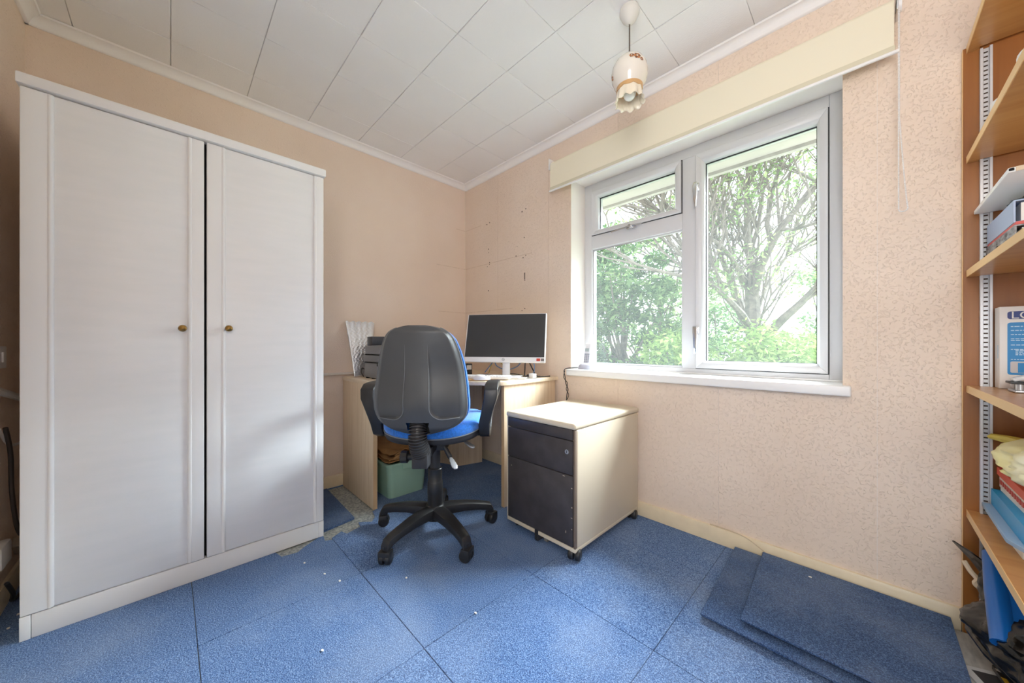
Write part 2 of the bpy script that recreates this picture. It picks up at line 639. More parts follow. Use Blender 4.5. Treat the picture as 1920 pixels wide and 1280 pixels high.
# drill holes left by old shelf brackets
hm = mat('hole_dark', srgb(84, 66, 54), 0.9)
h0 = None
for hx, hz, hr in [(.294, 1.955, .008), (.328, 1.962, .007), (.314, 1.746, .008), (.318, 1.716, .005), (.301, 1.602, .006), (.328, 1.633, .008), (.326, 1.618, .006),
                   (.314, 1.401, .008), (.701, 1.951, .009), (.74, 1.962, .008), (.723, 1.753, .007), (.712, 1.604, .008), (.74, 1.617, .007),
                   (.729, 1.434, .008), (.701, 1.209, .007), (.729, 1.223, .008), (.638, 1.63, .008), (.65, 1.70, .004)]:
    k = MB().tube([(hx, -0.002, hz), (hx, 0.0035, hz)], [hr * .55, hr * .55], 9)
    k.build('drill_hole', hm, wr, org=(0, 0, 0))
B(.7245, .7315, -.0016, 0.003, 1.44, 1.49).build('gouge', hm, wr)

# faint lines left where shelves met the walls
sm = mat('shelf_mark', srgb(220, 200, 181), .8, var=.08, vscale=30)
for z, x1 in ((1.965, .22), (1.625, .80), (1.235, .60)):
    B(.004, x1, -.0009, .002, z - .003, z + .003).build('shelf_mark', sm, wr)
for z, y1 in ((1.965, -.10), (1.625, -.30), (1.235, -.28)):
    B(-.002, .0006, y1, -.004, z - .003, z + .003).build('shelf_mark', sm, wl)

# ceiling tiles
tx = [0.258 + 0.3185 * k for k in range(-1, 11)]
ty = [-0.336 - 0.310 * k for k in range(-2, 8)]
rnd = random.Random(3)
for i in range(len(tx) - 1):
    for j in range(len(ty) - 1):
        x0, x1 = max(tx[i] + .0005, 0.0), min(tx[i + 1] - .0005, XW)
        y1, y0 = min(ty[j] - .0014, 0.0), max(ty[j + 1] + .0014, YN)
        if x1 - x0 < .03 or y1 - y0 < .03:
            continue
        dz = rnd.uniform(0, .0022)
        B(x0, x1, y0, y1, ZC + dz, ZC + 0.0095).build('ceiling_tile', M_CEIL, ceil, bevel=.0016, seg=1)

# cornice
def cove(name, label, pts, axis):
    mb = MB()
    prof = [(0, 0), (.010, 0), (.014, .006), (.018, .018), (.028, .030), (.042, .034), (.046, .034), (.050, .041), (0, .041)]
    mb2 = MB()
    a, b = pts
    if axis == 'X-':      # along X on wall y=0, projecting -y
        mb2.prism([(-p, ZC - .041 + q) for p, q in prof], a, b, 'X')
    elif axis == 'X+':
        mb2.prism([(YN + p, ZC - .041 + q) for p, q in prof], a, b, 'X')
    elif axis == 'Y+':
        mb2.prism([(p, ZC - .041 + q) for p, q in prof], a, b, 'Y')
    elif axis == 'Y-':
        mb2.prism([(XW - p, ZC - .041 + q) for p, q in prof], a, b, 'Y')
    return tag(mb2.build(name, M_COVE, angle=60), label, 'cornice', kind='structure')


cove('trim_1', 'white cornice above the wardrobe wall', (YN, 0), 'Y+')
cove('trim_2', 'white cornice above the window wall', (0, XW), 'X-')
cove('trim_3', 'white cornice in the corner left of the wardrobe', (0, XW), 'X+')
cove('trim_4', 'white cornice above the shelves side wall', (YN, 0), 'Y-')

# skirting
prof = [(0, 0), (.016, 0), (.016, .062), (.011, .074), (0, .075)]
tag(MB().prism([(-p, z) for p, z in prof], 0, 2.735, 'X').build('baseboard_right', M_SKIRT), 'cream skirting board under the window', 'skirting board', kind='structure')
tag(MB().prism([(p, z) for p, z in prof], YN, 0, 'Y').build('baseboard_left', M_SKIRT), 'cream skirting board between wardrobe and desk', 'skirting board', kind='structure')
tag(MB().prism([(YN + p, z) for p, z in prof], 0, 2.34, 'X').build('baseboard_near', M_SKIRT), 'cream skirting board in the gap left of the wardrobe', 'skirting board', kind='structure')

# door lining round the unseen opening added for the fill lamp
dl_ = thing('door_1', 'white door lining round the unseen doorway added for the fill light', 'doorway', (2.80, YN, 0), kind='structure')
for x0 in (2.34, 3.20):
    B(x0, x0 + .06, YN - .0, YN + .014, 0, 2.05).build('architrave', M_UPVC, dl_, bevel=.004)
B(2.34, 3.26, YN, YN + .014, 1.99, 2.05).build('architrave_head', M_UPVC, dl_, bevel=.004)

# carpet tiles: a half-metre grid, some cut away near the desk
gx = [-0.485 + 0.507 * k for k in range(0, 9)]
gy = [0.202 - 0.507 * k for k in range(0, 6)]
rnd = random.Random(11)
for i in range(len(gx) - 1):
    for j in range(len(gy) - 1):
        x0, x1 = max(gx[i] + .0008, 0.0), min(gx[i + 1] - .0008, XW)
        y1, y0 = min(gy[j] - .0008, 0.0), max(gy[j + 1] + .0008, YN)
        if x1 - x0 < .02 or y1 - y0 < .02:
            continue
        z = rnd.uniform(-.0012, 0)
        mm = M_CARPET
        cell = (round(gx[i], 2), round(gy[j], 2))
        pts = [(x0, y0), (x1, y0), (x1, y1), (x0, y1)]
        if x0 < .1 and x1 > .2 and abs(y1 + .813) < .02:        # beside the desk panel: cut short, bare floor shows
            pts = [(0.02, -1.045), (x1, -1.045), (x1, y1), (0.02, y1)]
        elif abs(x0 - .53) < .02 and abs(y1 + .813) < .02:
            pts = [(.665, y0), (x1, y0), (x1, y1), (x0, y1), (x0, -1.06), (.60, -1.075), (.645, -1.11), (.600, -1.165), (.652, -1.175), (.675, -1.25), (.632, -1.262)]
        elif abs(x0 - .53) < .02 and abs(y1 + 1.32) < .02:
            pts = [(x0, y0), (x1, y0), (x1, y1), (.685, y1 + .0), (.67, y1 - .03), (.60, y1 - .02), (.66, -1.44), (.685, -1.47), (.672, -1.53), (x0, -1.56)]
        MB().prism(pts, -.0068, z).build('carpet_tile', mm, floor, bevel=.0012, seg=1)
# loose tile that has slid beside the wardrobe, dark edge up
lt = MB().prism([(.02, -1.335), (.575, -1.335), (.545, -1.165), (.02, -1.15)], -.0065, .006)
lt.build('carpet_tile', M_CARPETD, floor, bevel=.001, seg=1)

# spare carpet tiles lying loose under the window, one on another
def slab(label, pts, z0, z1, m=None):
    o = MB().prism(pts, z0, z1).build('loose_carpet_tile', m or M_CARPETD, bevel=.0012, seg=1, org=(pts[0][0], pts[0][1], 0))
    return tag(o, label, 'carpet tile', 'loose carpet tiles under the window')


slab('added dark slab at the bottom of the stack under the window, painting the shadow gap', [(2.150, -.545), (2.655, -.540), (2.655, -.05), (2.150, -.05)], 0.0002, .0160, M_GAPSHADE)  # inset slab, its black stands in for the shadow below the tile
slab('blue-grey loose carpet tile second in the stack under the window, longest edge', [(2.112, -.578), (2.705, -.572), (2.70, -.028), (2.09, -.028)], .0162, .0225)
slab('added dark slab painting the shadow gap between the two upper loose carpet tiles', [(2.26, -.508), (2.69, -.505), (2.69, -.05), (2.26, -.05)], .0227, .0355, M_GAPSHADE)  # same painted shadow gap, one layer higher
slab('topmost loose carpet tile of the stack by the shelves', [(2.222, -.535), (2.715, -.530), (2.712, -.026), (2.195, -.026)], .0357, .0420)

# ------------------------------------------------------------------ window
win = thing('window_1', 'white double window with fanlight and side casement', 'window', (1.80, .16, .79), kind='structure')
FY, FB = .158, .215


def member(name, x0, x1, z0, z1, y0=FY, y1=FB, bev=.003, m=M_UPVC, parent=win):
    return B(x0, x1, y0, y1, z0, z1).build(name, m, parent, bevel=bev)


member('frame_jamb', 1.148, 1.207, .797, 2.04)
member('frame_jamb', 2.401, 2.449, .797, 2.04)
member('frame_head', 1.207, 2.401, 1.985, 2.04)
member('frame_bottom', 1.207, 2.401, .797, .822)
member('mullion', 1.792, 1.862, .822, 1.985)
member('transom', 1.207, 1.792, 1.60, 1.688)


def sash(x0, x1, z0, z1, gx0, gx1, gz0, gz1, y0):
    w = thing('x', None, None, (0, 0, 0))
    bpy.data.objects.remove(w, do_unlink=True)
    # four mitred profiles with a chamfered inner lip
    parts = []
    for side in range(4):
        o = [(x0, z0), (x1, z0), (x1, z1), (x0, z1)]
        g = [(gx0, gz0), (gx1, gz0), (gx1, gz1), (gx0, gz1)]
        a, b = side, (side + 1) % 4
        mid = lambda p, q, t: (p[0] + (q[0] - p[0]) * t, p[1] + (q[1] - p[1]) * t)
        ma, mbb = mid(o[a], g[a], .72), mid(o[b], g[b], .72)
        e = .0004
        vs = []
        for (p, y) in ((o[a], FB), (o[a], y0), (ma, y0), (g[a], y0 + .014), (g[a], FB)):
            vs.append((p[0], y, p[1]))
        for (p, y) in ((o[b], FB), (o[b], y0), (mbb, y0), (g[b], y0 + .014), (g[b], FB)):
            vs.append((p[0], y, p[1]))
        fs = [(i, (i + 1) % 5, 5 + (i + 1) % 5, 5 + i) for i in range(5)] + [(4, 3, 2, 1, 0), (5, 6, 7, 8, 9)]
        c = Vector((sum(v[0] for v in vs) / 10, 0, sum(v[2] for v in vs) / 10))
        k = MB().add(vs, fs)
        parts.append(k.build(['sash_bottom_rail', 'sash_stile', 'sash_top_rail', 'sash_stile'][side], M_UPVC, win, bevel=.0011, seg=1))
    # dark gap round the sash
    g = .0035
    mb = MB()
    mb.box(x0 - g, x1 + g, y0 + .012, FB - .002, z0 - g, z0)
    mb.box(x0 - g, x1 + g, y0 + .012, FB - .002, z1, z1 + g)
    mb.box(x0 - g, x0, y0 + .012, FB - .002, z0, z1)
    mb.box(x1, x1 + g, y0 + .012, FB - .002, z0, z1)
    mb.build('sash_seal', M_GASKET, parts[0])
    return parts


def gasket(gx0, gx1, gz0, gz1, y, w=.005):
    mb = MB()
    mb.box(gx0 - .002, gx1 + .002, y, y + .006, gz0 - .002, gz0 + w * .5)
    mb.box(gx0 - .002, gx1 + .002, y, y + .006, gz1 - w, gz1 + .002)
    mb.box(gx0 - .002, gx0 + w * .7, y, y + .006, gz0, gz1)
    mb.box(gx1 - w * .7, gx1 + .002, y, y + .006, gz0, gz1)
    mb.build('glazing_gasket', M_GASKET, win)


sash(1.2105, 1.7885, 1.6915, 1.9815, 1.256, 1.752, 1.722, 1.940, FY - .014)
sash(1.8655, 2.3975, .8255, 1.9815, 1.906, 2.361, .866, 1.930, FY - .014)
for (a, b, c, d, y) in ((1.256, 1.752, 1.722, 1.940, .182), (1.906, 2.361, .866, 1.930, .182), (1.207, 1.792, .822, 1.60, .188)):
    B(a - .004, b + .004, y + .004, y + .008, c - .004, d + .004).build('pane', M_GLASS, win, smooth=False)
    gasket(a, b, c, d, y - .002)
# glazing bead of the fixed light
mb = MB()
for q in ((1.207, 1.792, .822, .832), (1.207, 1.792, 1.592, 1.60), (1.207, 1.215, .832, 1.592), (1.784, 1.792, .832, 1.592)):
    mb.box(q[0], q[1], FY + .012, FY + .030, q[2], q[3])
mb.build('glazing_bead', M_UPVC, win, bevel=.002)


def casement_handle(z, ln):
    h = B(1.852, 1.886, FY - .024, FY - .012, z - .022, z + .022).build('window_handle', M_CHROME, win, bevel=.004)
    h['label'] = 'chrome lever handle'
    k = MB()
    k.tube([(1.874, FY - .02, z + .004), (1.874, FY - .045, z + .004)], .009, 10)
    k.strap([(1.874, FY - .047, z + .018), (1.874, FY - .048, z - .02), (1.873, FY - .046, z - ln * .6), (1.871, FY - .04, z - ln)], (1, 0, 0), [.020, .022, .017, .011], .009)
    k.build('lever', M_CHROME, h, bevel=.002)


casement_handle(1.80, .11)
casement_handle(1.03, .125)
st = B(1.47, 1.53, FY - .026, FY - .012, 1.667, 1.684).build('window_stay', M_CHROME, win, bevel=.003)
MB().strap([(1.37, FY - .03, 1.672), (1.43, FY - .034, 1.676), (1.50, FY - .034, 1.680), (1.57, FY - .03, 1.676)], (0, 1, 0), .006, .008).build('stay_arm', M_CHROME, st)
MB().tube([(1.50, FY - .05, 1.678), (1.50, FY - .01, 1.678)], .010, 12).build('stay_knob', M_CHROME, st)

sl = tag(B(1.138, 2.474, -.042, .162, .753, .793).build('trim_5', M_SILL, bevel=.006, seg=3), 'white window sill board with a rounded front edge', 'window sill', kind='structure')
B(1.15, 2.447, .150, .159, .793, .800).build('sill_bead', M_SILL, sl, bevel=.002)

# eaves outside
ea = thing('roof_eaves', 'pale weathered soffit board of the eaves above the window outside', 'eaves', (1.8, .3, 2.05), kind='structure')
B(-3, 6, .275, .60, 2.055, 2.075).build('soffit', mat('soffit_board', srgb(172, 165, 158), 0.8, var=.06, vscale=9, stretch=(.3, 1, 1)), ea)
B(-3, 6, .585, .62, 2.035, 2.24).build('fascia', mat('fascia_board', srgb(160, 154, 148), 0.8, var=.15, vscale=12), ea)

# ------------------------------------------------------------------ garden beyond the window
M_BARK = mat('bark_grey', srgb(122, 112, 104), 0.9, var=.3, vscale=9, bump=.5, bscale=30, bdist=.02)
M_LEAF1 = leaf_material('leaf_light', srgb(100, 124, 78), srgb(132, 154, 102), srgb(172, 186, 132))
M_LEAF2 = leaf_material('leaf_mid', srgb(72, 102, 68), srgb(106, 134, 90), srgb(152, 174, 120))
M_LEAF3 = leaf_material('leaf_bright', srgb(100, 128, 70), srgb(130, 156, 90), srgb(168, 186, 116))
gr = tag(B(-40, 30, 1.0, 60, -3.2, -3.0).build('ground', mat('lawn_green', srgb(112, 118, 94), 0.95, var=.2, vscale=1.5)), 'green lawn of the garden below the window', 'lawn', kind='structure')


def leaves(name, m, parent, clusters, size, seed):
    rn = random.Random(seed)
    mb = MB()
    o0 = ORG[parent.name]
    V, F = [], []
    for (c, rad, n) in clusters:
        for _ in range(n):
            d = Vector((rn.gauss(0, 1), rn.gauss(0, 1), rn.gauss(0, 1)))
            d.normalize()
            k = rn.random() ** 0.45
            p = Vector(c) + Vector((d.x * rad[0], d.y * rad[1], d.z * rad[2])) * k
            a = Vector((rn.gauss(0, 1), rn.gauss(0, 1), rn.gauss(0, .6))).normalized()
            b = a.cross(Vector((rn.gauss(0, .6), rn.gauss(0, .6), 1))).normalized()
            s = size * rn.uniform(.6, 1.3)
            p = p - o0
            i = len(V)
            V += [tuple(p - a * s), tuple(p + b * s * .42 + a * s * .1), tuple(p + a * s), tuple(p - b * s * .42 + a * s * .1)]
            F.append((i, i + 1, i + 2, i + 3))
    me = bpy.data.meshes.new(name)
    me.from_pydata(V, [], F)
    me.materials.append(m)
    o = bpy.data.objects.new(name, me)
    COL.objects.link(o)
    o.parent = parent
    o['kind'] = 'stuff'
    return o


# the many-limbed tree in the right-hand light
TD = 7.5
root = far(1415, 900, TD)
root.z = -3.05
tree = thing('tree', 'tall pale-barked tree with many bare limbs seen through the right pane', 'tree', root)
limbs = [
    ([(1424, 930, 0), (1420, 760, 0), (1418, 660, 0), (1412, 610, .0), (1411, 570, .05), (1408, 528, .05)], .26, .15),
    ([(1408, 535, .05), (1410, 500, .1), (1402, 455, .15), (1400, 400, .1), (1401, 350, 0), (1404, 280, -.1), (1400, 200, 0)], .12, .03),
    ([(1411, 560, .05), (1426, 500, -.3), (1447, 456, -.6), (1462, 430, -.8), (1490, 395, -1), (1530, 340, -1.2), (1570, 290, -1.3)], .12, .03),
    ([(1447, 458, -.6), (1438, 420, -.5), (1448, 360, -.5), (1468, 290, -.7), (1490, 220, -.8)], .07, .02),
    ([(1436, 640, 0), (1448, 618, -.2), (1470, 596, -.4), (1500, 570, -.6), (1533, 536, -.8), (1580, 500, -1)], .13, .05),
    ([(1416, 640, 0), (1400, 606, .3), (1388, 572, .5), (1376, 545, .6), (1366, 516, .7), (1350, 474, .8), (1338, 430, .8), (1336, 370, .7), (1322, 300, .7)], .15, .03),
    ([(1412, 626, 0), (1392, 590, -.4), (1370, 566, -.7), (1350, 546, -.9), (1325, 528, -1.1), (1290, 520, -1.3)], .10, .03),
    ([(1404, 545, .2), (1388, 512, -.2), (1372, 484, -.5), (1350, 458, -.8), (1320, 440, -1), (1280, 420, -1.2)], .08, .02),
    ([(1405, 480, .1), (1420, 430, .3), (1430, 380, .5), (1425, 320, .7), (1440, 250, .8)], .06, .018),
    ([(1366, 516, .7), (1345, 505, .6), (1322, 505, .5), (1290, 490, .4)], .06, .018),
    ([(1412, 590, 0), (1430, 560, .5), (1440, 530, .8), (1475, 480, 1), (1520, 460, 1.2)], .08, .02),
    ([(1402, 450, .15), (1380, 400, .5), (1365, 340, .8), (1372, 270, 1)], .05, .015),
    ([(1350, 474, .8), (1362, 420, .9), (1352, 350, 1.1), (1370, 280, 1.2)], .06, .015),
    ([(1462, 430, -.8), (1490, 430, -1.1), (1530, 415, -1.3), (1580, 400, -1.5)], .05, .015),
]
rn = random.Random(5)
mbt = MB()


def limb(pts, r0, r1, lvl):
    n = len(pts)
    mbt.tube(pts, [r0 + (r1 - r0) * i / (n - 1) for i in range(n)], 7 if lvl == 0 else 5)
    if lvl >= 3:
        return
    for _ in range((9, 5, 3)[lvl]):
        i = rn.randrange(max(1, n // 3), n) if lvl == 0 else rn.randrange(1, n)
        p = pts[i]
        d = (pts[i] - pts[i - 1]).normalized()
        d = (d + Vector((rn.gauss(0, .55), rn.gauss(0, .55), rn.uniform(-.1, .6)))).normalized()
        ln = (1.5, .9, .5)[lvl] * rn.uniform(.6, 1.3)
        q = [p]
        for k in range(3):
            d = (d + Vector((rn.gauss(0, .16), rn.gauss(0, .16), rn.uniform(-.05, .16)))).normalized()
            q.append(q[-1] + d * ln / 3)
        limb(q, (.032, .018, .010)[lvl], (.012, .008, .005)[lvl], lvl + 1)


for pts, r0, r1 in limbs:
    limb([far(a, b, TD + c) for a, b, c in pts], r0 * .8, r1 * .8, 0)
mbt.build('trunk_and_limbs', M_BARK, tree)
cl = []
for _ in range(120):
    px, py = rn.uniform(1300, 1620), rn.uniform(130, 560)
    cl.append((far(px, py, TD + rn.uniform(-1.5, 1.8)), (.55, .55, .32), 60))
leaves('foliage', M_LEAF1, tree, cl, .055, 6)


def leafy(name, label, px, depth, top, spread, n, m, seed, per=190, size=.075, bottom=900, base_cut=None):
    b = far(px, 800, depth)
    b.z = -3.05
    t = thing(name, label, 'tree', b, 'trees and shrubs beyond the window')
    rn = random.Random(seed)
    tr = MB()
    pt = far(px, (top + 760) / 2, depth)
    pts = [b, b.lerp(pt, .5) + Vector((rn.uniform(-.2, .2), rn.uniform(-.2, .2), 0)), pt]
    tr.tube(pts, [.16, .11, .05], 7)
    cl = []
    for _ in range(n):
        q = rn.random()
        py = top + (bottom - top) * q
        w = spread * (0.35 + 0.65 * math.sin(PI * min(1, .15 + q * .75)))
        c = far(px + rn.uniform(-1, 1) * w, py + rn.uniform(-15, 15), depth + rn.uniform(-1, 1))
        rr = rn.uniform(.30, .60)
        cl.append((c, (rr, rr, rr * .62), int(per * rr * 2)))
        if rn.random() < .3:
            tr.tube([b.lerp(pt, rn.uniform(.4, .9)), c], [.04, .012], 5)
    tr.build('trunk', M_BARK, t)
    leaves('foliage', m, t, cl, size, seed + 50)
    return t


leafy('tree', 'dense green leafy tree filling the left pane', 1170, 8.2, 440, 105, 120, M_LEAF2, 21)
leafy('tree', 'tall airy light green tree behind the fanlight', 1235, 10.5, 330, 120, 90, M_LEAF1, 22, 150)
leafy('shrub', 'rounded yellow-green shrub low in the left pane', 1260, 6.6, 640, 60, 40, M_LEAF3, 23, 200, .06, 800)
leafy('tree', 'dark green tree showing low left of the pale trunk', 1345, 9.8, 560, 75, 65, M_LEAF2, 24)
leafy('hedge', 'bright green hedge shrub below the pale tree, right pane', 1475, 6.4, 628, 100, 75, M_LEAF3, 25, 200, .06, 800)
leafy('tree', 'soft green tree at the far right behind the pale limbs', 1575, 11.5, 500, 90, 60, M_LEAF2, 26, 160)
leafy('tree', 'small green tree hidden low at the far left pane edge', 1085, 9.0, 470, 90, 70, M_LEAF2, 27)

# ------------------------------------------------------------------ wardrobe
WF = .6226
wd = thing('wardrobe', 'tall white two-door wardrobe with small brass knobs against the left wall', 'wardrobe', (.31, -1.787, 0))
mb = MB()
mb.box(.018, .600, -2.231, -2.213, 0, 1.783)
mb.box(.018, .600, -1.361, -1.343, 0, 1.783)
mb.box(.018, .030, -2.213, -1.361, 0.0, 1.783)
mb.box(.030, .590, -2.213, -1.361, .06, .078)
mb.build('carcass', M_ROBE, wd)
B(.018, .634, -2.238, -1.334, 1.785, 1.8205).build('top_cap', M_ROBE, wd, bevel=.004)
B(.57, .6185, -2.209, -1.364, 0, .077).build('plinth', M_ROBE, wd, bevel=.002)
for y in ((-2.2325, -2.2105), (-1.3635, -1.3415)):
    B(.56, .6195, y[0], y[1], 0, .077).build('plinth_end', M_ROBE, wd, bevel=.001)


def robe_door(y0, y1, pl0, pl1, knob):
    d = B(.602, .6185, y0, y1, .081, 1.780).build('door', M_ROBEP, wd, bevel=.002)
    for a, b in ((y0, pl0), (pl1, y1)):
        B(.6175, .6245, a, b, .081, 1.780).build('stile', M_ROBE, d, bevel=.003, seg=3)
    for a in (pl0, pl1):
        # slim half-round bead between stile and panel
        n = 8
        prof = [(a + .0075 * math.cos(PI * i / n), .6185 + .0095 * math.sin(PI * i / n)) for i in range(n + 1)]
        mb = MB()
        mb.prism([(x, y) for y, x in prof], .083, 1.778, 'Z')
        mb.build('bead', M_ROBE, d)
    kb = MB().lathe([(.005, 0), (.005, .012), (.008, .015), (.0125, .022), (.0135, .028), (.011, .034), (.005, .037), (0, .038)], n=18)
    kb.xf(Matrix.Translation((.6185, knob[0], knob[1])) @ Matrix.Rotation(PI / 2, 4, 'Y'))
    k = kb.build('knob', M_BRASS, d)
    k['label'] = 'small antique brass knob'


robe_door(-2.231, -1.7885, -2.171, -1.831, (-1.853, 1.016))
robe_door(-1.7805, -1.343, -1.728, -1.380, (-1.712, 1.02))
B(.588, .6015, -1.7915, -1.777, .082, 1.779).build('door_gap', M_DARKGAP, wd)

# ------------------------------------------------------------------ desk
DZ = .738
dk = thing('corner_desk', 'pale beech corner desk with a curved front, behind the office chair', 'desk', (.4, -.4, 0))
pts = [(.022, -.004), (1.045, -.004), (1.045, -.46)]
for i in range(1, 7):
    q = i / 6 * R(47)
    pts.append((1.045 - .11 * (1 - math.cos(q)), -.46 - .11 * math.sin(q)))
a = Vector((pts[-1][0], pts[-1][1], 0))
b = Vector((.545, -.985, 0))
for i in range(1, 10):
    t = i / 10
    p = a.lerp(b, t) + Vector((-.7, .7, 0)) * (.035 * math.sin(PI * t))
    pts.append((p.x, p.y))
pts += [(b.x, b.y), (.53, -1.02), (.52, -1.056), (.022, -1.056)]
pts = pts[::-1]
MB().prism(pts, DZ - .024, DZ).build('desktop', M_BEECHT, dk, bevel=.002)
B(.030, .522, -1.052, -1.028, 0, DZ - .0245).build('side_panel', M_BEECH, dk, bevel=.0008)
B(.522, .524, -1.0515, -1.0285, 0, DZ - .0245).build('edge_strip', M_BEECHE, dk)
B(1.006, 1.030, -.492, -.020, 0, DZ - .0245).build('side_panel', M_BEECH, dk, bevel=.0008)
B(1.0065, 1.0295, -.494, -.492, 0, DZ - .0245).build('edge_strip', M_BEECHE, dk)
# corner leg: two boards meeting at an angle
mb = MB()
p0, p1, p2 = Vector((.322, -.075, 0)), Vector((.268, -.265, 0)), Vector((.10, -.33, 0))
for a, b in ((p0, p1), (p1, p2)):
    d = (b - a).normalized()
    nn = Vector((-d.y, d.x, 0)) * .018
    mb.prism([(a.x, a.y), (b.x, b.y), ((b - nn).x, (b - nn).y), ((a - nn).x, (a - nn).y)], 0, DZ - .0245)
mb.build('corner_leg', M_BEECH, dk)

# ------------------------------------------------------------------ drawer pedestal
pd = thing('drawer_pedestal', 'cream mobile drawer pedestal with dark drawer fronts under the window', 'drawer unit', (1.41, -.33, 0))
PX0, PX1, PY0, PY1, PT = 1.192, 1.630, -.634, -.030, .606
B(PX0 + .004, PX1 - .004, PY0 + .018, PY1, .052, PT - .028).build('body', M_PED, pd, bevel=.010, seg=3)
B(PX0, PX1, PY0, PY1, PT - .028, PT).build('top', M_PED, pd, bevel=.011, seg=4)
B(PX0 + .004, PX1 - .004, PY0 + .006, PY1 - .004, .040, .060).build('base_rail', M_PED, pd, bevel=.004)
for s in (PX0 + .004, PX1 - .014):
    B(s, s + .010, PY0 + .006, PY0 + .022, .058, PT - .028).build('side_trim', M_PEDT if s > 1.4 else M_PED, pd, bevel=.002)
for (z0, z1) in ((.531, PT - .029), (.378, .527), (.0625, .374)):
    d = B(PX0 + .0125, PX1 - .0165, PY0 + .004, PY0 + .024, z0, z1).build('drawer', M_PEDF, pd, bevel=.002)
    if abs(z0 - .378) < .001:
        lk = MB().tube([(1.585, PY0 + .006, .478), (1.585, PY0 - .001, .478)], [.0115, .0105], 20).build('lock', M_CHROME, d)
        B(1.5835, 1.5865, PY0 - .0014, PY0 + .001, .472, .484).build('keyhole', M_DARKGAP, d)
# chipped paint on the edges of the drawer fronts
chip = mat('bare_chipboard', srgb(205, 190, 170), .8)
mb = MB()
for x, z, w, h in ((1.606, .32, .006, .003), (1.607, .235, .005, .004), (1.604, .19, .008, .002), (1.56, .365, .012, .002), (1.575, .115, .003, .010), (1.23, .33, .004, .004), (1.21, .527, .016, .0012), (1.607, .14, .004, .004)):
    mb.box(x, x + w, PY0 + .0034, PY0 + .005, z, z + h)
mb.build('chipped_spots', chip, pd)['kind'] = 'stuff'
# foot bracket below the bottom drawer
B(1.39, 1.412, PY0 + .004, PY0 + .05, .012, .0625).build('drawer_stop', M_BLACKM, pd, bevel=.002)


def castor_mesh(mb, c, r, w, ang):
    ax = Vector((math.cos(ang), math.sin(ang), 0))
    c = Vector(c)
    for s in (-1, 1):
        a = c + ax * (s * w * .15)
        b = c + ax * (s * w)
        mb.tube([a, a.lerp(b, .75), b], [r, r, r * .82], 18)


for i, (x, y, ang) in enumerate(((PX0 + .045, PY0 + .07, .5), (PX1 - .022, PY0 + .028, .35), (PX0 + .045, PY1 - .05, 1.2), (PX1 - .022, PY1 - .045, .15))):
    mb = MB()
    castor_mesh(mb, (x, y, .0245), .0245, .028, ang)
    mb.box(x - .012, x + .012, y - .012, y + .012, .036, .046)
    mb.build('castor', M_BLACK, pd, bevel=.002)
mb = MB()
castor_mesh(mb, (1.43, PY0 + .05, .016), .016, .010, .2)
mb.build('anti_tilt_wheel', mat('grey_wheel', srgb(140, 136, 130), .5), pd)

# ------------------------------------------------------------------ office chair (built facing +y, then turned)
ch = thing('office_chair', 'black swivel office chair with blue fabric cushions facing the desk', 'chair', (.985, -.930, 0), rz=R(45), local=True)
CH_L = [R(a - 45) for a in (-77, -5, 67, 139, 211)]
mb = MB()
mb.lathe([(.0, .080), (.050, .080), (.054, .095), (.052, .132), (.044, .146), (.036, .150), (0, .150)], n=28)
hub = mb.build('base_hub', M_BLACK, ch)
for q in CH_L:
    d = Vector((math.cos(q), math.sin(q), 0))
    s = Vector((-d.y, d.x, 0))
    mb = MB()
    prof = [(.03, .114, .036, .033), (.08, .119, .036, .029), (.15, .116, .032, .025), (.22, .106, .028, .022), (.265, .096, .026, .021), (.292, .084, .025, .024), (.304, .070, .023, .016)]
    vs, fs = [], []
    n = 10
    for (r, z, w, h) in prof:
        for k in range(n):
            t = 2 * PI * k / n
            cx, cz = math.cos(t), math.sin(t)
            sx = math.copysign(abs(cx) ** .7, cx)
            sz = math.copysign(abs(cz) ** .7, cz)
            p = d * r + s * (w * sx) + Vector((0, 0, z + h * sz))
            vs.append(p)
    for i in range(len(prof) - 1):
        for k in range(n):
            fs.append((i * n + k, i * n + (k + 1) % n, (i + 1) * n + (k + 1) % n, (i + 1) * n + k))
    fs += [tuple(range(n - 1, -1, -1)), tuple(range((len(prof) - 1) * n, len(prof) * n))]
    mb.add(vs, fs)
    mb.cyl(d * .292 + Vector((0, 0, .075)), d * .292 + Vector((0, 0, .05)), .016, 12)
    lg = mb.build('base_leg', M_BLACK, ch)
    mb = MB()
    castor_mesh(mb, d * .296 + Vector((0, 0, .0275)), .0275, .026, q + PI / 2 + .5)
    k = MB()
    cc = d * .296 + Vector((0, 0, .030))
    ax = Vector((math.cos(q + .5), math.sin(q + .5), 0))
    mb.obox(cc + ax * .004 + Vector((0, 0, .012)), ax, (-ax.y, ax.x, 0), (0, 0, 1), .020, .027, .018)
    mb.build('castor', M_BLACK, lg, bevel=.003)
# gas column with its telescopic cover
mb = MB().lathe([(0, .148), (.037, .148), (.037, .200), (.0385, .204), (.0375, .262), (.0362, .265)], n=28)
mb.lathe([(.0362, .265), (.035, .267), (.035, .326), (.0355, .329), (.033, .332), (0, .332)], n=28)
mb.build('column_cover', M_BLACK, ch)
MB().lathe([(0, .325), (.0255, .325), (.0255, .475), (0, .475)], n=20).build('gas_column', M_BLACKM, ch)
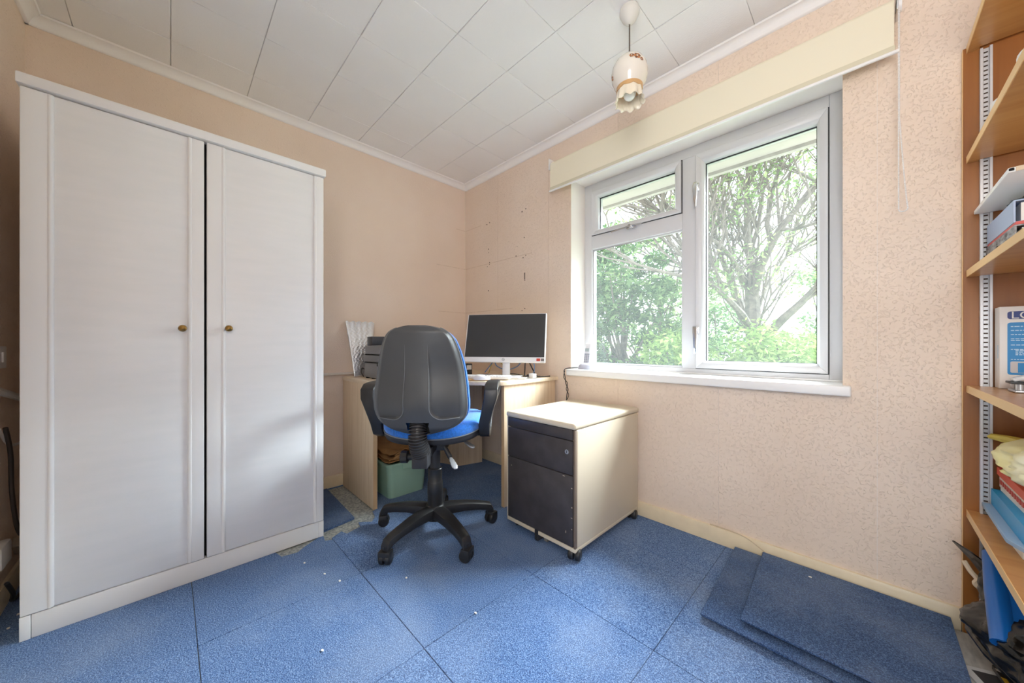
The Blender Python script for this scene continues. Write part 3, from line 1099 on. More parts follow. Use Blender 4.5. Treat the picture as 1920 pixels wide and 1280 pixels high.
# mechanism under the seat and back bar
B(-.075, .075, -.10, .12, .445, .490).build('mechanism', M_BLACKM, ch, bevel=.008)
mb = MB()
mb.box(-.031, .031, -.288, -.09, .452, .490)
mb.box(-.033, .033, -.290, -.225, .425, .497)
mb.build('back_bar', M_BLACKM, ch, bevel=.004)
kn = MB()
kn.tube([(-.033, -.25, .465), (-.062, -.25, .465)], .014, 14)
n = 20
vs, fs = [], []
for i, x in enumerate((-.058, -.062, -.088, -.092)):
    for k in range(n):
        r = (.020, .027, .027, .021)[i] * (1.0 if k % 2 else .92)
        vs.append((x, -.25 + r * math.cos(2 * PI * k / n), .465 + r * math.sin(2 * PI * k / n)))
for i in range(3):
    for k in range(n):
        fs.append((i * n + k, i * n + (k + 1) % n, (i + 1) * n + (k + 1) % n, (i + 1) * n + k))
fs += [tuple(range(n)), tuple(range(3 * n, 4 * n))]
kn.add(vs, fs)
kn.build('tension_knob', M_BLACK, ch)
# ribbed bellows round the back upright
path, rad = [], []
for i in range(57):
    t = i / 56
    y = -.262 - .040 * math.sin(t * PI * .8) + .004 * t
    path.append((-.002 - .006 * t, y, .490 + .125 * t))
    rad.append((.043 if i % 4 in (0, 1) else .031) * (1.0 - .18 * t))
MB().tube(path, rad, 20).build('bellows', mat('bellows_rubber', srgb(60, 60, 63), .28), ch)

# backrest: outline half-width by height (from the top down)
OUT = [(0, .040), (.003, .062), (.007, .082), (.0134, .102), (.024, .120), (.036, .133), (.054, .146), (.08, .157), (.11, .167), (.15, .177), (.20, .186), (.26, .194), (.32, .199), (.355, .199), (.380, .194), (.400, .183), (.418, .165), (.434, .140), (.448, .108), (.459, .070), (.468, 0.02)]
BT, BH = 1.032, .468


def hw(d):
    for (a, wa), (b, wb_) in zip(OUT[:-1], OUT[1:]):
        if a <= d <= b:
            t = (d - a) / (b - a)
            return wa + (wb_ - wa) * t
    return 0.0


def sstep(a, b, x):
    t = max(0, min(1, (x - a) / (b - a)))
    return t * t * (3 - 2 * t)


def back_y(x, d):
    """rear face of the shell, leaning back towards the top"""
    w = max(hw(d), .03)
    lean = -.235 - .055 * (1 - d / BH) + .03 * math.exp(-((d - .33) / .1) ** 2) * -1
    dome = -.052 * (1 - (x / .205) ** 2) - .012
    edge = max(0.0, abs(x) / w)
    roll = .020 * sstep(.86, 1.0, edge) + .018 * (1 - sstep(0, .03, d)) + .03 * sstep(.425, .468, d)
    # two long recessed panels either side of a central rib, rounded at the foot
    rib = .046 + .006 * sstep(.1, .33, d)
    xc, dc, rr = rib + .05, .342, .05
    ax = abs(x)
    if ax < xc and d > dc:
        sd = math.hypot(xc - ax, d - dc) - rr
    else:
        sd = max(rib - ax, d - (dc + rr))
    rec = (1 - sstep(-.007, 0, sd)) * sstep(.06, .22, d) * (1 - sstep(.84, .97, edge) * .8)
    return lean + dome + roll + .0125 * rec


NU, NV = 96, 72
mb = MB()
vs = []
ds = []
for j in range(NV + 1):
    t = j / NV
    ds.append(BH * (.5 - .5 * math.cos(PI * t)) * .55 + BH * t * .45)
for j in range(NV + 1):
    d = ds[j]
    w = max(hw(d), .0005)
    for i in range(NU + 1):
        u = -1 + 2 * i / NU
        x = w * u
        vs.append((x, back_y(x, d), BT - d))
nfr = len(vs)
fs = []
for j in range(NV):
    for i in range(NU):
        a = j * (NU + 1) + i
        cx = (vs[a][0] + vs[a + 1][0]) / 2
        cd = (ds[j] + ds[j + 1]) / 2
        if abs(cx) < .047 and cd > .402:
            continue
        fs.append((a, a + 1, a + NU + 2, a + NU + 1))
mb.add(vs, fs)
# rim running forward to the cushion
loop = [(ds[j], 1) for j in range(NV + 1)] + [(ds[j], -1) for j in range(NV, -1, -1)]
vs2 = []
for d, s in loop:
    w = max(hw(d), .0005) * s
    y = back_y(w, d)
    vs2.append((w, y, BT - d))
    vs2.append((w * .985, y + .030, BT - d - (.0 if d > .02 else .004)))
fs2 = []
m_ = len(loop)
for k in range(m_):
    a, b = 2 * k, 2 * ((k + 1) % m_)
    fs2.append((a, b, b + 1, a + 1))
mb.add(vs2, fs2)
shell = mb.build('backrest_shell', M_SHELL, ch, angle=50)
# pale tubes painting the highlight on the worn ridges either side of the central rib
for s in (-1, 1):
    q = []
    for i in range(30):
        d = .08 + .262 * i / 29
        x = .047 + .006 * sstep(.1, .33, d)
        q.append((x, d))
    for i in range(1, 11):
        a = PI / 2 * i / 10
        q.append((.103 - .05 * math.cos(a), .342 + .05 * math.sin(a)))
    for i in range(1, 9):
        q.append((.103 + .0085 * i, .392 - .0006 * i))
    q = [(s * x, back_y(s * (x - .002), d - (.002 if k < 36 else -.002)) - .0003, BT - d) for k, (x, d) in enumerate(q)]
    MB().tube(q, [.0003 + .0011 * sstep(0, 14, i) for i in range(len(q))], 5).build('rib_edge', M_PIPING, shell)
# dark pocket that takes the back upright
MB().box(-.046, .046, -.262, -.236, BT - .462, BT - .400).build('upright_slot', M_DARKGAP, shell)
# pale edge line
MB().tube([(max(hw(d), .0005) * s * 1.002, back_y(max(hw(d), .0005) * s, d) + .004, BT - d) for d, s in loop[3:-3]], .0026, 6).build('edge_piping', M_PIPING, shell)
# front cushion
mb = MB()
vs = []
for side in (0, 1):
    for j in range(NV // 2 + 1):
        d = ds[j * 2]
        w = max(hw(d) * 1.03, .0005)
        for i in range(41):
            u = -1 + 2 * i / 40
            x = w * u
            yb = back_y(w, d) + .022
            e = 1 - abs(u) ** 6
            e *= sstep(0, .05, d) * (1 - sstep(BH - .05, BH, d))
            y = yb if side == 0 else yb + .030 + .045 * e + .010 * math.exp(-((d - .33) / .09) ** 2)
            if side == 1:
                y += -.030 * (1 - u * u) * e
            vs.append((x, y, BT - .004 - d * .99))
nr = NV // 2 + 1
fs = []
for side in (0, 1):
    for j in range(nr - 1):
        for i in range(40):
            a = side * nr * 41 + j * 41 + i
            fs.append((a, a + 1, a + 42, a + 41))
for j in range(nr - 1):
    for i in (0, 40):
        a = j * 41 + i
        b = nr * 41 + a
        fs.append((a, a + 41, b + 41, b))
mb.add(vs, fs)
mb.build('back_cushion', M_BLUEF, ch, angle=80)


# seat
def seat_outline(s, n=64):
    o = []
    for k in range(n):
        q = 2 * PI * k / n
        c, s_ = math.cos(q), math.sin(q)
        p = 3.2
        r = (abs(c) ** p + abs(s_) ** p) ** (-1 / p)
        x, y = r * c * .238, r * s_ * .225
        if y < 0:
            x *= 1 - .10 * (-y / .225) ** 2
        o.append((x * s, y * s + .020))
    return o


def rings(spec, name, m, parent):
    mb = MB()
    vs, fs = [], []
    n = 64
    for (s, z, sag) in spec:
        for (x, y) in seat_outline(s, n):
            vs.append((x, y, z + sag * ((x / .238) ** 2)))
    for i in range(len(spec) - 1):
        for k in range(n):
            fs.append((i * n + k, i * n + (k + 1) % n, (i + 1) * n + (k + 1) % n, (i + 1) * n + k))
    fs += [tuple(range(n - 1, -1, -1)), tuple(range((len(spec) - 1) * n, len(spec) * n))]
    mb.add(vs, fs)
    return mb.build(name, m, parent, angle=60)


rings([(.55, .488, .01), (.86, .491, .012), (.97, .498, .016), (1.0, .510, .020), (1.0, .525, .022)], 'seat_pan', M_BLACKM, ch)
rings([(.985, .524, .022), (1.01, .536, .022), (1.012, .556, .02), (.985, .574, .018), (.92, .586, .014), (.7, .592, .01), (.35, .588, .006), (.02, .586, 0)], 'seat_cushion', M_BLUEF, ch)
pp = [(x, y, .5255 + .022 * (x / .238) ** 2) for x, y in seat_outline(1.004)]
MB().tube(pp + [pp[0]], .003, 6).build('seat_piping', M_PIPING, ch)

# armrests: closed loops
for s in (-1, 1):
    prof = [(-.03, .512), (-.075, .530), (-.100, .580), (-.115, .640), (-.124, .700), (-.118, .735), (-.092, .751), (-.04, .754), (.06, .752), (.13, .748), (.155, .735), (.160, .712), (.145, .680), (.115, .620), (.09, .565), (.06, .525), (.03, .512)]
    pts = []
    wd_ = []
    for y, z in prof:
        pts.append((s * (.256 + .036 * sstep(.56, .73, z)), y, z))
        wd_.append(.052 + .012 * sstep(.60, .74, z))
    ar = MB().strap(pts, (1, 0, 0), wd_, .030, closed=True).build('armrest', M_BLACK, ch, bevel=.007, seg=3)
    B(s * .20 if s > 0 else -.26, .26 if s > 0 else -.20, -.02, .06, .498, .520).build('arm_bracket', M_BLACKM, ar, bevel=.003)


def lever(p0, p1, p2, spring):
    l = MB()
    l.tube([p0, p1], .006, 8)
    if spring:
        a, b = Vector(p0), Vector(p1)
        l.tube([a.lerp(b, i / 32) for i in range(33)], [(.0115 if i % 2 else .0075) for i in range(33)], 10)
    o = l.build('lever', M_BLACK, ch)
    d = (Vector(p2) - Vector(p1)).normalized()
    side = d.cross(Vector((0, 0, 1))).normalized()
    MB().strap([Vector(p1), Vector(p1).lerp(Vector(p2), .3), Vector(p1).lerp(Vector(p2), .8), Vector(p2)], side, [.012, .024, .028, .014], .008).build('lever_paddle', M_SILVER, o, bevel=.003)


lever((.06, .02, .490), (.150, -.03, .476), (.205, -.07, .452), False)
lever((.045, -.06, .480), (.105, -.15, .430), (.14, -.20, .395), True)

# ------------------------------------------------------------------ monitor
mn = thing('monitor', 'white-framed flat computer monitor with a black screen on the corner desk', 'monitor', (.80, -.25, DZ))
nd = (FW * math.cos(R(12.6)) + RT * math.sin(R(12.6))).normalized()      # away from the viewer
rd = Vector((nd.y, -nd.x, 0))
tl = R(17)
upv = (Vector((0, 0, 1)) * math.cos(tl) + nd * math.sin(tl)).normalized()
nv = rd.cross(upv).normalized()
if nv.dot(nd) < 0:
    nv = -nv
c0 = Vector((.864, -.3315, 1.0)) 
W2, H2 = .268, .165
MB().obox(c0 + nv * .011, rd, upv, nv, W2, H2, .011).build('casing', M_MONW, mn, bevel=.004)
MB().obox(c0 + upv * .0145 - nv * .0006, rd, upv, nv, W2 - .006, H2 - .0185, .0008).build('screen', M_SCREEN, mn, bevel=.0004, seg=1)
cs = bpy.data.objects[[o.name for o in mn.children if o.name.startswith('casing')][0]]
MB().obox(c0 - upv * (H2 - .0155) - nv * .0004, rd, upv, nv, W2, .0155, .0012).build('chin', M_MONW, mn, bevel=.0008, seg=1)
MB().obox(c0 + nv * .034 - upv * .02, rd, upv, nv, .15, .09, .014).build('rear_housing', M_MONW, mn, bevel=.008)
pst = c0 + nv * .045 - upv * .02
neck_top = pst
neck_bot = Vector((pst.x, pst.y, DZ + .012)) + nd * .0
MB().strap([neck_top, neck_bot.lerp(neck_top, .4), neck_bot], rd, [.052, .048, .052], .014).build('stand_neck', M_MONW, mn, bevel=.004)
fb = Vector((pst.x, pst.y, DZ)) - nd * .035
MB().obox(fb + Vector((0, 0, .007)), rd, nd, (0, 0, 1), .105, .075, .006).build('stand_foot', M_MONW, mn, bevel=.003)
# round badge with letters, stickers
bc = c0 - upv * (H2 - .0160) - nv * .0018
ring = MB()
ring.tube([bc + (rd * math.cos(2 * PI * k / 24) + upv * math.sin(2 * PI * k / 24)) * .0082 for k in range(25)], .0009, 6)
ring.build('badge_ring', mat('badge_grey', srgb(120, 124, 132), .3, .6), mn)
text_mesh('badge_letters', 'hp', .012, MATS['badge_grey'], mn, frame4(bc - rd * .0062 - upv * .0030, rd, upv, -nv))
MB().obox(c0 - upv * (H2 - .0165) - nv * .0018 + rd * (W2 - .042), rd, upv, nv, .012, .0085, .0004).build('sticker', mat('sticker_red', srgb(196, 60, 40), .4), mn)
MB().obox(c0 - upv * (H2 - .0165) - nv * .0018 + rd * (W2 - .016), rd, upv, nv, .010, .0085, .0004).build('sticker', mat('sticker_grey', srgb(120, 112, 110), .4), mn)

# ------------------------------------------------------------------ things on the desk
mt = MB().prism([(.70, -.70), (.86, -.62), (.98, -.50), (.90, -.42), (.64, -.58)][::1], DZ + .0002, DZ + .004).build('mouse_mat', mat('mat_tan', srgb(206, 168, 118), .6), bevel=.001, org=(.82, -.56, DZ))
tag(mt, 'tan desk mat at the front edge of the corner desk', 'mat')
kb = thing('keyboard', 'white computer keyboard lying in front of the monitor', 'keyboard', (.76, -.44, DZ))
kd, ku = rd, nd
kc = Vector((.862, -.482, DZ + .0135))
MB().obox(kc, kd, ku, (0, 0, 1), .15, .05, .008).build('tray', M_WHITEP, kb, bevel=.003)
k0 = MB().obox((0, 0, 0), kd, ku, (0, 0, 1), .0078, .0074, .002).build('key', M_WHITEP, kb, bevel=.001, seg=1, org=(0, 0, 0))
k0.location = kc - kd * .136 + ku * .036 + Vector((0, 0, .010)) - ORG['keyboard']
for r_ in range(5):
    for c_ in range(15):
        if r_ == 0 and c_ == 0:
            continue
        share(k0, 'key', kb, kc - kd * (.136 - .0194 * c_) + ku * (.036 - .018 * r_) + Vector((0, 0, .010)) - ORG['keyboard'])
ms = MB()
bm = bmesh.new()
bmesh.ops.create_uvsphere(bm, u_segments=20, v_segments=12, radius=1)
vs = []
for v in bm.verts:
    c = v.co
    z = max(c.z, -.35)
    vs.append(Vector((.905, -.560, DZ + .0125)) + rd * (c.x * .055) + nd * (c.y * .030) + Vector((0, 0, z * .024 * (1 - .25 * c.x))))
bm.verts.index_update()
ms.add(vs, [tuple(v.index for v in f.verts) for f in bm.faces])
bm.free()
mo = thing('computer_mouse', 'white computer mouse on the tan desk mat', 'mouse', (.905, -.560, DZ + .004))
ms.build('shell', M_WHITEP, mo)
MB().tube([Vector((.905, -.560, DZ + .028)) + rd * .025 - nd * .004, Vector((.905, -.560, DZ + .028)) + rd * .025 + nd * .004], .007, 12).build('scroll_wheel', M_PRINT, mo)


def cable(name, label, pts, r, m, cat='cable'):
    # smooth the points
    P = [Vector(p) for p in pts]
    Q = []
    for i in range(len(P) - 1):
        p0, p1, p2, p3 = P[max(i - 1, 0)], P[i], P[i + 1], P[min(i + 2, len(P) - 1)]
        for k in range(6):
            t = k / 6
            Q.append(.5 * ((2 * p1) + (p2 - p0) * t + (2 * p0 - 5 * p1 + 4 * p2 - p3) * t * t + (3 * p1 - p0 - 3 * p2 + p3) * t ** 3))
    Q.append(P[-1])
    o = MB().tube(Q, r, 7).build(name, m, org=P[0])
    return tag(o, label, cat)


M_CBLUE = mat('cable_blue', srgb(96, 142, 196), .45)
M_CYEL = mat('cable_yellow', srgb(196, 176, 84), .5)
M_CBLK = mat('cable_black', srgb(30, 30, 34), .45)
M_CWHT = mat('cable_white', srgb(220, 218, 212), .5)
cable('cable', 'blue network cable looping below the left half of the monitor', [(.60, -.28, .755), (.63, -.26, .80), (.655, -.24, .835), (.67, -.225, .80), (.72, -.18, .775), (.78, -.13, .80), (.80, -.10, .85)], .0035, M_CBLUE)
cable('cable', 'yellow cable hanging behind the left half of the monitor', [(.585, -.23, .745), (.60, -.22, .80), (.62, -.20, .85), (.66, -.15, .80), (.70, -.12, .744), (.78, -.11, .743)], .003, M_CYEL)
cable('cable', 'black cable looping beside the monitor stand', [(.905, -.19, .744), (.89, -.17, .78), (.885, -.16, .83), (.89, -.15, .86), (.905, -.14, .83), (.93, -.13, .78), (.95, -.12, .744), (1.0, -.14, .743)], .004, M_CBLK)
cable('cable', 'thin blue cable curving down right of the monitor stand', [(.91, -.14, .86), (.935, -.13, .83), (.94, -.13, .78), (.925, -.14, .745), (.90, -.17, .743)], .0028, M_CBLUE)
cable('cable', 'black lead snaking along the desk to its right end', [(.90, -.22, .744), (.95, -.20, .746), (.985, -.16, .748), (1.01, -.17, .744), (1.03, -.12, .744), (1.035, -.08, .744)], .0035, M_CBLK)
cable('cable', 'dark lead lying across the desk below the monitor', [(.60, -.40, .742), (.66, -.32, .748), (.72, -.28, .742), (.80, -.20, .752), (.86, -.16, .742)], .003, M_CBLK)
cable('cable', 'grey lead trailing over the desk toward its front edge', [(.99, -.235, .7425), (1.00, -.29, .7405), (1.02, -.31, .7405), (1.035, -.26, .7405), (1.03, -.20, .741)], .0022, mat('cable_grey', srgb(120, 120, 118), .5))
ad = thing('power_adaptor', 'small white power adaptor with a black plug on the desk', 'adaptor', (1.0, -.2, DZ))
B(.975, 1.015, -.225, -.19, DZ + .0005, DZ + .028).build('body', M_WHITEP, ad, bevel=.004)
B(.958, .975, -.222, -.196, DZ + .004, DZ + .022).build('plug', M_CBLK, ad, bevel=.003)
rt = thing('router', 'small black router box with leads behind the keyboard, left of the screen', 'router', (.58, -.42, DZ))
B(.55, .61, -.46, -.40, DZ + .0005, DZ + .085).build('case', M_CBLK, rt, bevel=.004)
B(.612, .613, -.45, -.41, DZ + .045, DZ + .075).build('front_label', M_CWHT, rt)
bp_ = thing('note_pad', 'white pad of paper lying on the desk beside the stand', 'paper', (.93, -.31, DZ))
MB().obox((.965, -.315, DZ + .003), rd, nd, (0, 0, 1), .055, .035, .0025).build('pages', M_PAPER, bp_)

# printer
pr = thing('printer', 'grey all-in-one printer on the left end of the desk', 'printer', (.36, -.80, DZ))
PYa, PYb = -.985, -.605
mb = MB().prism([(.215, DZ + .006), (.492, DZ + .006), (.492, DZ + .100), (.225, DZ + .100)], PYa, PYb, 'Y')
mb.build('body', M_PRINT, pr, bevel=.006)
MB().prism([(.205, DZ + .104), (.496, DZ + .104), (.496, DZ + .150), (.200, DZ + .150)], PYa - .002, PYb, 'Y').build('scanner_base', M_PRINT, pr, bevel=.008)
MB().prism([(.228, DZ + .153), (.505, DZ + .153), (.500, DZ + .200), (.485, DZ + .212), (.228, DZ + .208)], PYa, PYb, 'Y').build('scanner_lid', M_PRINT, pr, bevel=.008)
B(.215, .300, PYa + .02, PYb - .03, DZ + .208, DZ + .268).build('document_feeder', M_PRINTD, pr, bevel=.006)
B(.4925, .499, PYa + .014, PYb - .014, DZ + .010, DZ + .148).build('front_panel', M_PRINTD, pr, bevel=.003)
B(.420, .462, PYa - .0022, PYa + .01, DZ + .082, DZ + .096).build('side_slot', M_DARKGAP, pr)
mb = MB()
mb.box(.232, .50, PYa - .0008, PYb, DZ + .150, DZ + .1535)
mb.box(.23, .488, PYa - .0005, PYb, DZ + .1, DZ + .1042)
mb.build('seam', M_DARKGAP, pr)
for x in (.24, .33, .46):
    B(x, x + .02, PYa + .004, PYa + .02, DZ + .0003, DZ + .007).build('foot', M_DARKGAP, pr)
cable('cable', 'short black lead at the back of the grey printer', [(.19, -.975, DZ + .004), (.175, -.985, DZ + .03), (.185, -.985, DZ + .06), (.205, -.975, DZ + .055)], .003, M_CBLK)

# bubble mailer leaning on the wall
vs, fs = [], []
n1, n2 = 44, 90
for sd in (0, 1):
    for j in range(n2 + 1):
        t = j / n2
        bot = Vector((.150, -1.028, DZ + .003)).lerp(Vector((.118, -.93, DZ + .003)), 0)
        for i in range(n1 + 1):
            u = i / n1
            p0 = Vector((.150 - .02 * u, -1.020 + .13 * u, DZ + .003))
            p1 = Vector((.030 + .012 * u, -1.036 + .192 * u, 1.112 + .004 * math.sin(u * 30)))
            p = p0.lerp(p1, t)
            e = math.sin(PI * u) ** .5 * math.sin(PI * min(1, t * 1.02)) ** .4
            th = .012 * e * (1 if sd else -.3) + .003 * (1 if sd else 0)
            th += .0016 * math.sin(t * 88) * math.sin(u * 42 + 1.5 * (t * 14 % 2)) * e if sd else 0
            p += Vector((.9, -.25, .3)) * th
            vs.append(p)
nn = (n1 + 1) * (n2 + 1)
for sd in (0, 1):
    for j in range(n2):
        for i in range(n1):
            a = sd * nn + j * (n1 + 1) + i
            fs.append((a, a + 1, a + n1 + 2, a + n1 + 1))
for j in range(n2):
    for i in (0, n1):
        a = j * (n1 + 1) + i
        fs.append((a, a + n1 + 1, a + nn + n1 + 1, a + nn))
for i in range(n1):
    for j in (0, n2):
        a = j * (n1 + 1) + i
        fs.append((a, a + 1, a + nn + 1, a + nn))
fo = MB().add(vs, fs).build('bubble_mailer', M_FOIL, angle=60, org=(.12, -.97, DZ))
tag(fo, 'silver foil bubble mailer leaning on the wall behind the printer', 'envelope')

# ------------------------------------------------------------------ under the desk: green crate and paper sack
gb = thing('storage_crate', 'pale green plastic storage crate on the carpet under the desk', 'crate', (.30, -.80, 0))


def tub(x0, x1, y0, y1, z0, z1, tp, r, mb, th=None):
    def ring(x0, x1, y0, y1, r, z):
        o = []
        for cx, cy, q0 in ((x1 - r, y0 + r, -90), (x1 - r, y1 - r, 0), (x0 + r, y1 - r, 90), (x0 + r, y0 + r, 180)):
            for k in range(6):
                q = R(q0 + 18 * k)
                o.append((cx + r * math.cos(q), cy + r * math.sin(q), z))
        return o
    rs = [ring(x0 + tp, x1 - tp, y0 + tp, y1 - tp, r, z0), ring(x0, x1, y0, y1, r, z1),
          ring(x0 - .010, x1 + .010, y0 - .010, y1 + .010, r, z1), ring(x0 - .010, x1 + .010, y0 - .010, y1 + .010, r, z1 + .012),
          ring(x0 + .004, x1 - .004, y0 + .004, y1 - .004, r, z1 + .012), ring(x0 + tp + .004, x1 - tp - .004, y0 + tp + .004, y1 - tp - .004, r, z0 + .006)]
    n = 24
    vs = [p for q in rs for p in q]
    fs = []
    for i in range(len(rs) - 1):
        for k in range(n):
            fs.append((i * n + k, i * n + (k + 1) % n, (i + 1) * n + (k + 1) % n, (i + 1) * n + k))
    fs += [tuple(range(n - 1, -1, -1)), tuple(range((len(rs) - 1) * n, len(rs) * n))]
    return mb.add(vs, fs)


tub(.095, .475, -.940, -.665, .0005, .205, .014, .035, MB()).build('tub', M_GREEN, gb, angle=35)
for x in (.472, ):
    B(.463, .484, -.845, -.76, .172, .206).build('handle_lip', M_GREEN, gb, bevel=.003)
MB().box(.14, .44, -.76, -.685, .165, .212).build('inner_lid', M_GREEND, gb, bevel=.004)
ps = thing('paper_sack', 'folded brown paper sack lying on the green crate', 'paper bag', (.28, -.83, .218))


def fold(name, c, lift, th, seed, n=14):
    A, B_, C_, D_ = [Vector(p) for p in c]
    vs, fs = [], []
    for sd in (0, 1):
        for j in range(n + 1):
            for i in range(n + 1):
                u, v = i / n, j / n
                p = (A.lerp(B_, u)).lerp(D_.lerp(C_, u), v)
                h = lift * (1 - abs(noise.noise(Vector((u * 3.1 + seed, v * 3.7, seed)))) * 2.2) + .004 * math.sin(u * 9 + v * 5 + seed)
                vs.append((p.x, p.y, max(.2185, p.z + h) + sd * th))
    N1 = (n + 1) ** 2
    for sd in (0, 1):
        for j in range(n):
            for i in range(n):
                a = sd * N1 + j * (n + 1) + i
                fs.append((a, a + 1, a + n + 2, a + n + 1))
    for k in range(n):
        for a, b in ((k, k + 1), (n * (n + 1) + k, n * (n + 1) + k + 1), (k * (n + 1), (k + 1) * (n + 1)), (k * (n + 1) + n, (k + 1) * (n + 1) + n)):
            fs.append((a, b, b + N1, a + N1))
    return MB().add(vs, fs).build(name, M_KRAFT, ps, angle=40)


fold('lower_fold', [(.10, -.945, .222), (.475, -.935, .222), (.47, -.70, .222), (.09, -.70, .235)], .010, .004, 3)
fold('middle_fold', [(.09, -.95, .250), (.47, -.93, .236), (.455, -.72, .238), (.08, -.70, .290)], .012, .004, 7)
fold('upper_fold', [(.08, -.95, .300), (.455, -.92, .252), (.40, -.70, .285), (.07, -.69, .345)], .014, .004, 11)
mb = MB()
for k in range(2):
    q = [(.455 + .010 * math.cos(t * .7 + k) - .02 * k, -.90 + .02 * k + .016 * t, .246 + .010 * k + .008 * math.sin(t * .8)) for t in range(9)]
    mb.tube(q, [.003, .008, .011, .010, .011, .009, .009, .007, .003], 8)
mb.build('rolled_edge', M_KRAFT, ps)

# leads hanging behind the desk and sill
cable('cable', 'black lead hanging down the wall inside the knee space of the desk', [(.715, -.012, .70), (.72, -.012, .50), (.735, -.014, .30), (.775, -.02, .15), (.81, -.03, .02), (.84, -.05, .004)], .003, M_CBLK)
cable('cable', 'thin dark lead beside the black lead in the knee space', [(.735, -.010, .70), (.745, -.010, .45), (.77, -.012, .25), (.80, -.02, .09), (.845, -.022, .06), (.88, -.022, .085), (.91, -.022, .05)], .0022, M_CBLK)
cable('cable', 'dark telephone lead twisting from the sill down to the pedestal', [(1.19, .07, .800), (1.150, .01, .800), (1.132, -.05, .790), (1.140, -.052, .74), (1.128, -.03, .70), (1.140, -.022, .66), (1.128, -.018, .62), (1.125, -.02, .50), (1.13, -.02, .30)], .0028, M_CBLK)
cable('cable', 'second dark lead twined round the telephone lead', [(1.136, -.05, .785), (1.126, -.05, .74), (1.142, -.03, .70), (1.126, -.022, .66), (1.142, -.018, .62), (1.115, -.018, .56), (1.10, -.02, .45)], .0022, M_CBLK)
wc = thing('cable_clip', 'small black cable outlet on the wall above the desk knee space', 'outlet', (.83, -.003, .64))
MB().tube([(.83, -.001, .655), (.83, -.015, .655)], .020, 14).build('cover', M_CBLK, wc)

# ------------------------------------------------------------------ phone on the sill
ph = thing('cordless_phone', 'white cordless telephone standing in its cradle at the left end of the sill', 'telephone', (1.22, .06, .793))
bm = bmesh.new()
bmesh.ops.create_uvsphere(bm, u_segments=24, v_segments=14, radius=1)
vs = []
for v in bm.verts:
    c = v.co
    x = math.copysign(abs(c.x) ** .8, c.x)
    y = math.copysign(abs(c.y) ** .8, c.y)
    vs.append((1.235 + x * .062, .065 + y * .055, .7935 + max(0, c.z) ** .8 * .036 * (1 - .35 * y)))
bm.verts.index_update()
fsx = [tuple(v.index for v in f.verts) for f in bm.faces]
bm.free()
MB().add(vs, fsx).build('cradle', mat('phone_lilac', srgb(176, 174, 186), .4), ph, angle=60)
hs = MB().obox((1.213, .100, .885), (1, .25, 0), (-.25, 1, -.18), (0, .18, 1), .0235, .014, .080).build('handset', mat('phone_white', srgb(212, 211, 216), .4), ph, bevel=.010, seg=4)
MB().obox((1.2165, .0855, .918), (1, .25, 0), (-.25, 1, -.18), (0, .18, 1), .013, .0012, .011).build('display', mat('phone_display', srgb(150, 158, 160), .3), hs)
kmat = mat('phone_keys', srgb(110, 112, 120), .5)
for r_ in range(5):
    for c_ in range(3):
        MB().obox((1.2168 + (c_ - 1) * .012, .0828 + (c_ - 1) * .003 - r_ * .0022, .890 - r_ * .0125), (1, .25, 0), (-.25, 1, -.18), (0, .18, 1), .0038, .0016, .0032).build('key', kmat, hs)

# ------------------------------------------------------------------ roller blind
bl = thing('roller_blind', 'cream roller blind rolled up above the window', 'blind', (1.80, -.05, 2.0))
MB().tube([(1.030, -.047, 2.155), (2.583, -.047, 2.155)], .022, 20).build('roll', M_BLIND, bl)
B(1.030, 2.583, -.0705, -.0690, 2.002, 2.158).build('fabric', M_BLIND, bl)
B(1.027, 2.586, -.0735, -.066, 1.984, 2.004).build('hem', M_BLINDH, bl, bevel=.002)
B(1.022, 2.596, -.0745, -.064, 1.975, 1.985).build('bottom_bar', M_WHITEP, bl, bevel=.002)
for x in (1.018, 2.588):
    b_ = B(x, x + .006, -.075, .0, 2.125, 2.20).build('bracket', M_CHROME if x > 2 else M_WHITEP, bl, bevel=.002)
    MB().tube([(x - .004 if x < 2 else x, -.047, 2.155), (x + .006 if x < 2 else x + .014, -.047, 2.155)], .026 if x > 2 else .017, 18).build('end_cap', M_WHITEP, b_)
mb = MB()
bm = bmesh.new()
bmesh.ops.create_icosphere(bm, subdivisions=1, radius=.0026)
iv = [v.co.copy() for v in bm.verts]
bm.verts.index_update()
ifs = [tuple(v.index for v in f.verts) for f in bm.faces]
bm.free()
cp = []
for k in range(125):
    z = 2.15 - k * .0058
    cp.append((2.594, -.062, z))
for k in range(1, 8):
    q = PI * k / 8
    cp.append((2.605 - .011 * math.cos(q), -.058, 1.428 - .010 * math.sin(q)))
for k in range(125):
    z = 1.43 + k * .0058
    t = k / 124
    cp.append((2.616 - .020 * min(1, t * 2.2) ** .8, -.052, z))
for p in cp:
    mb.add([Vector(p) + v for v in iv], ifs)
mb.tube(cp, .0007, 4)
chn = mb.build('bead_chain', M_WHITEP, bl)
chn['kind'] = 'stuff'

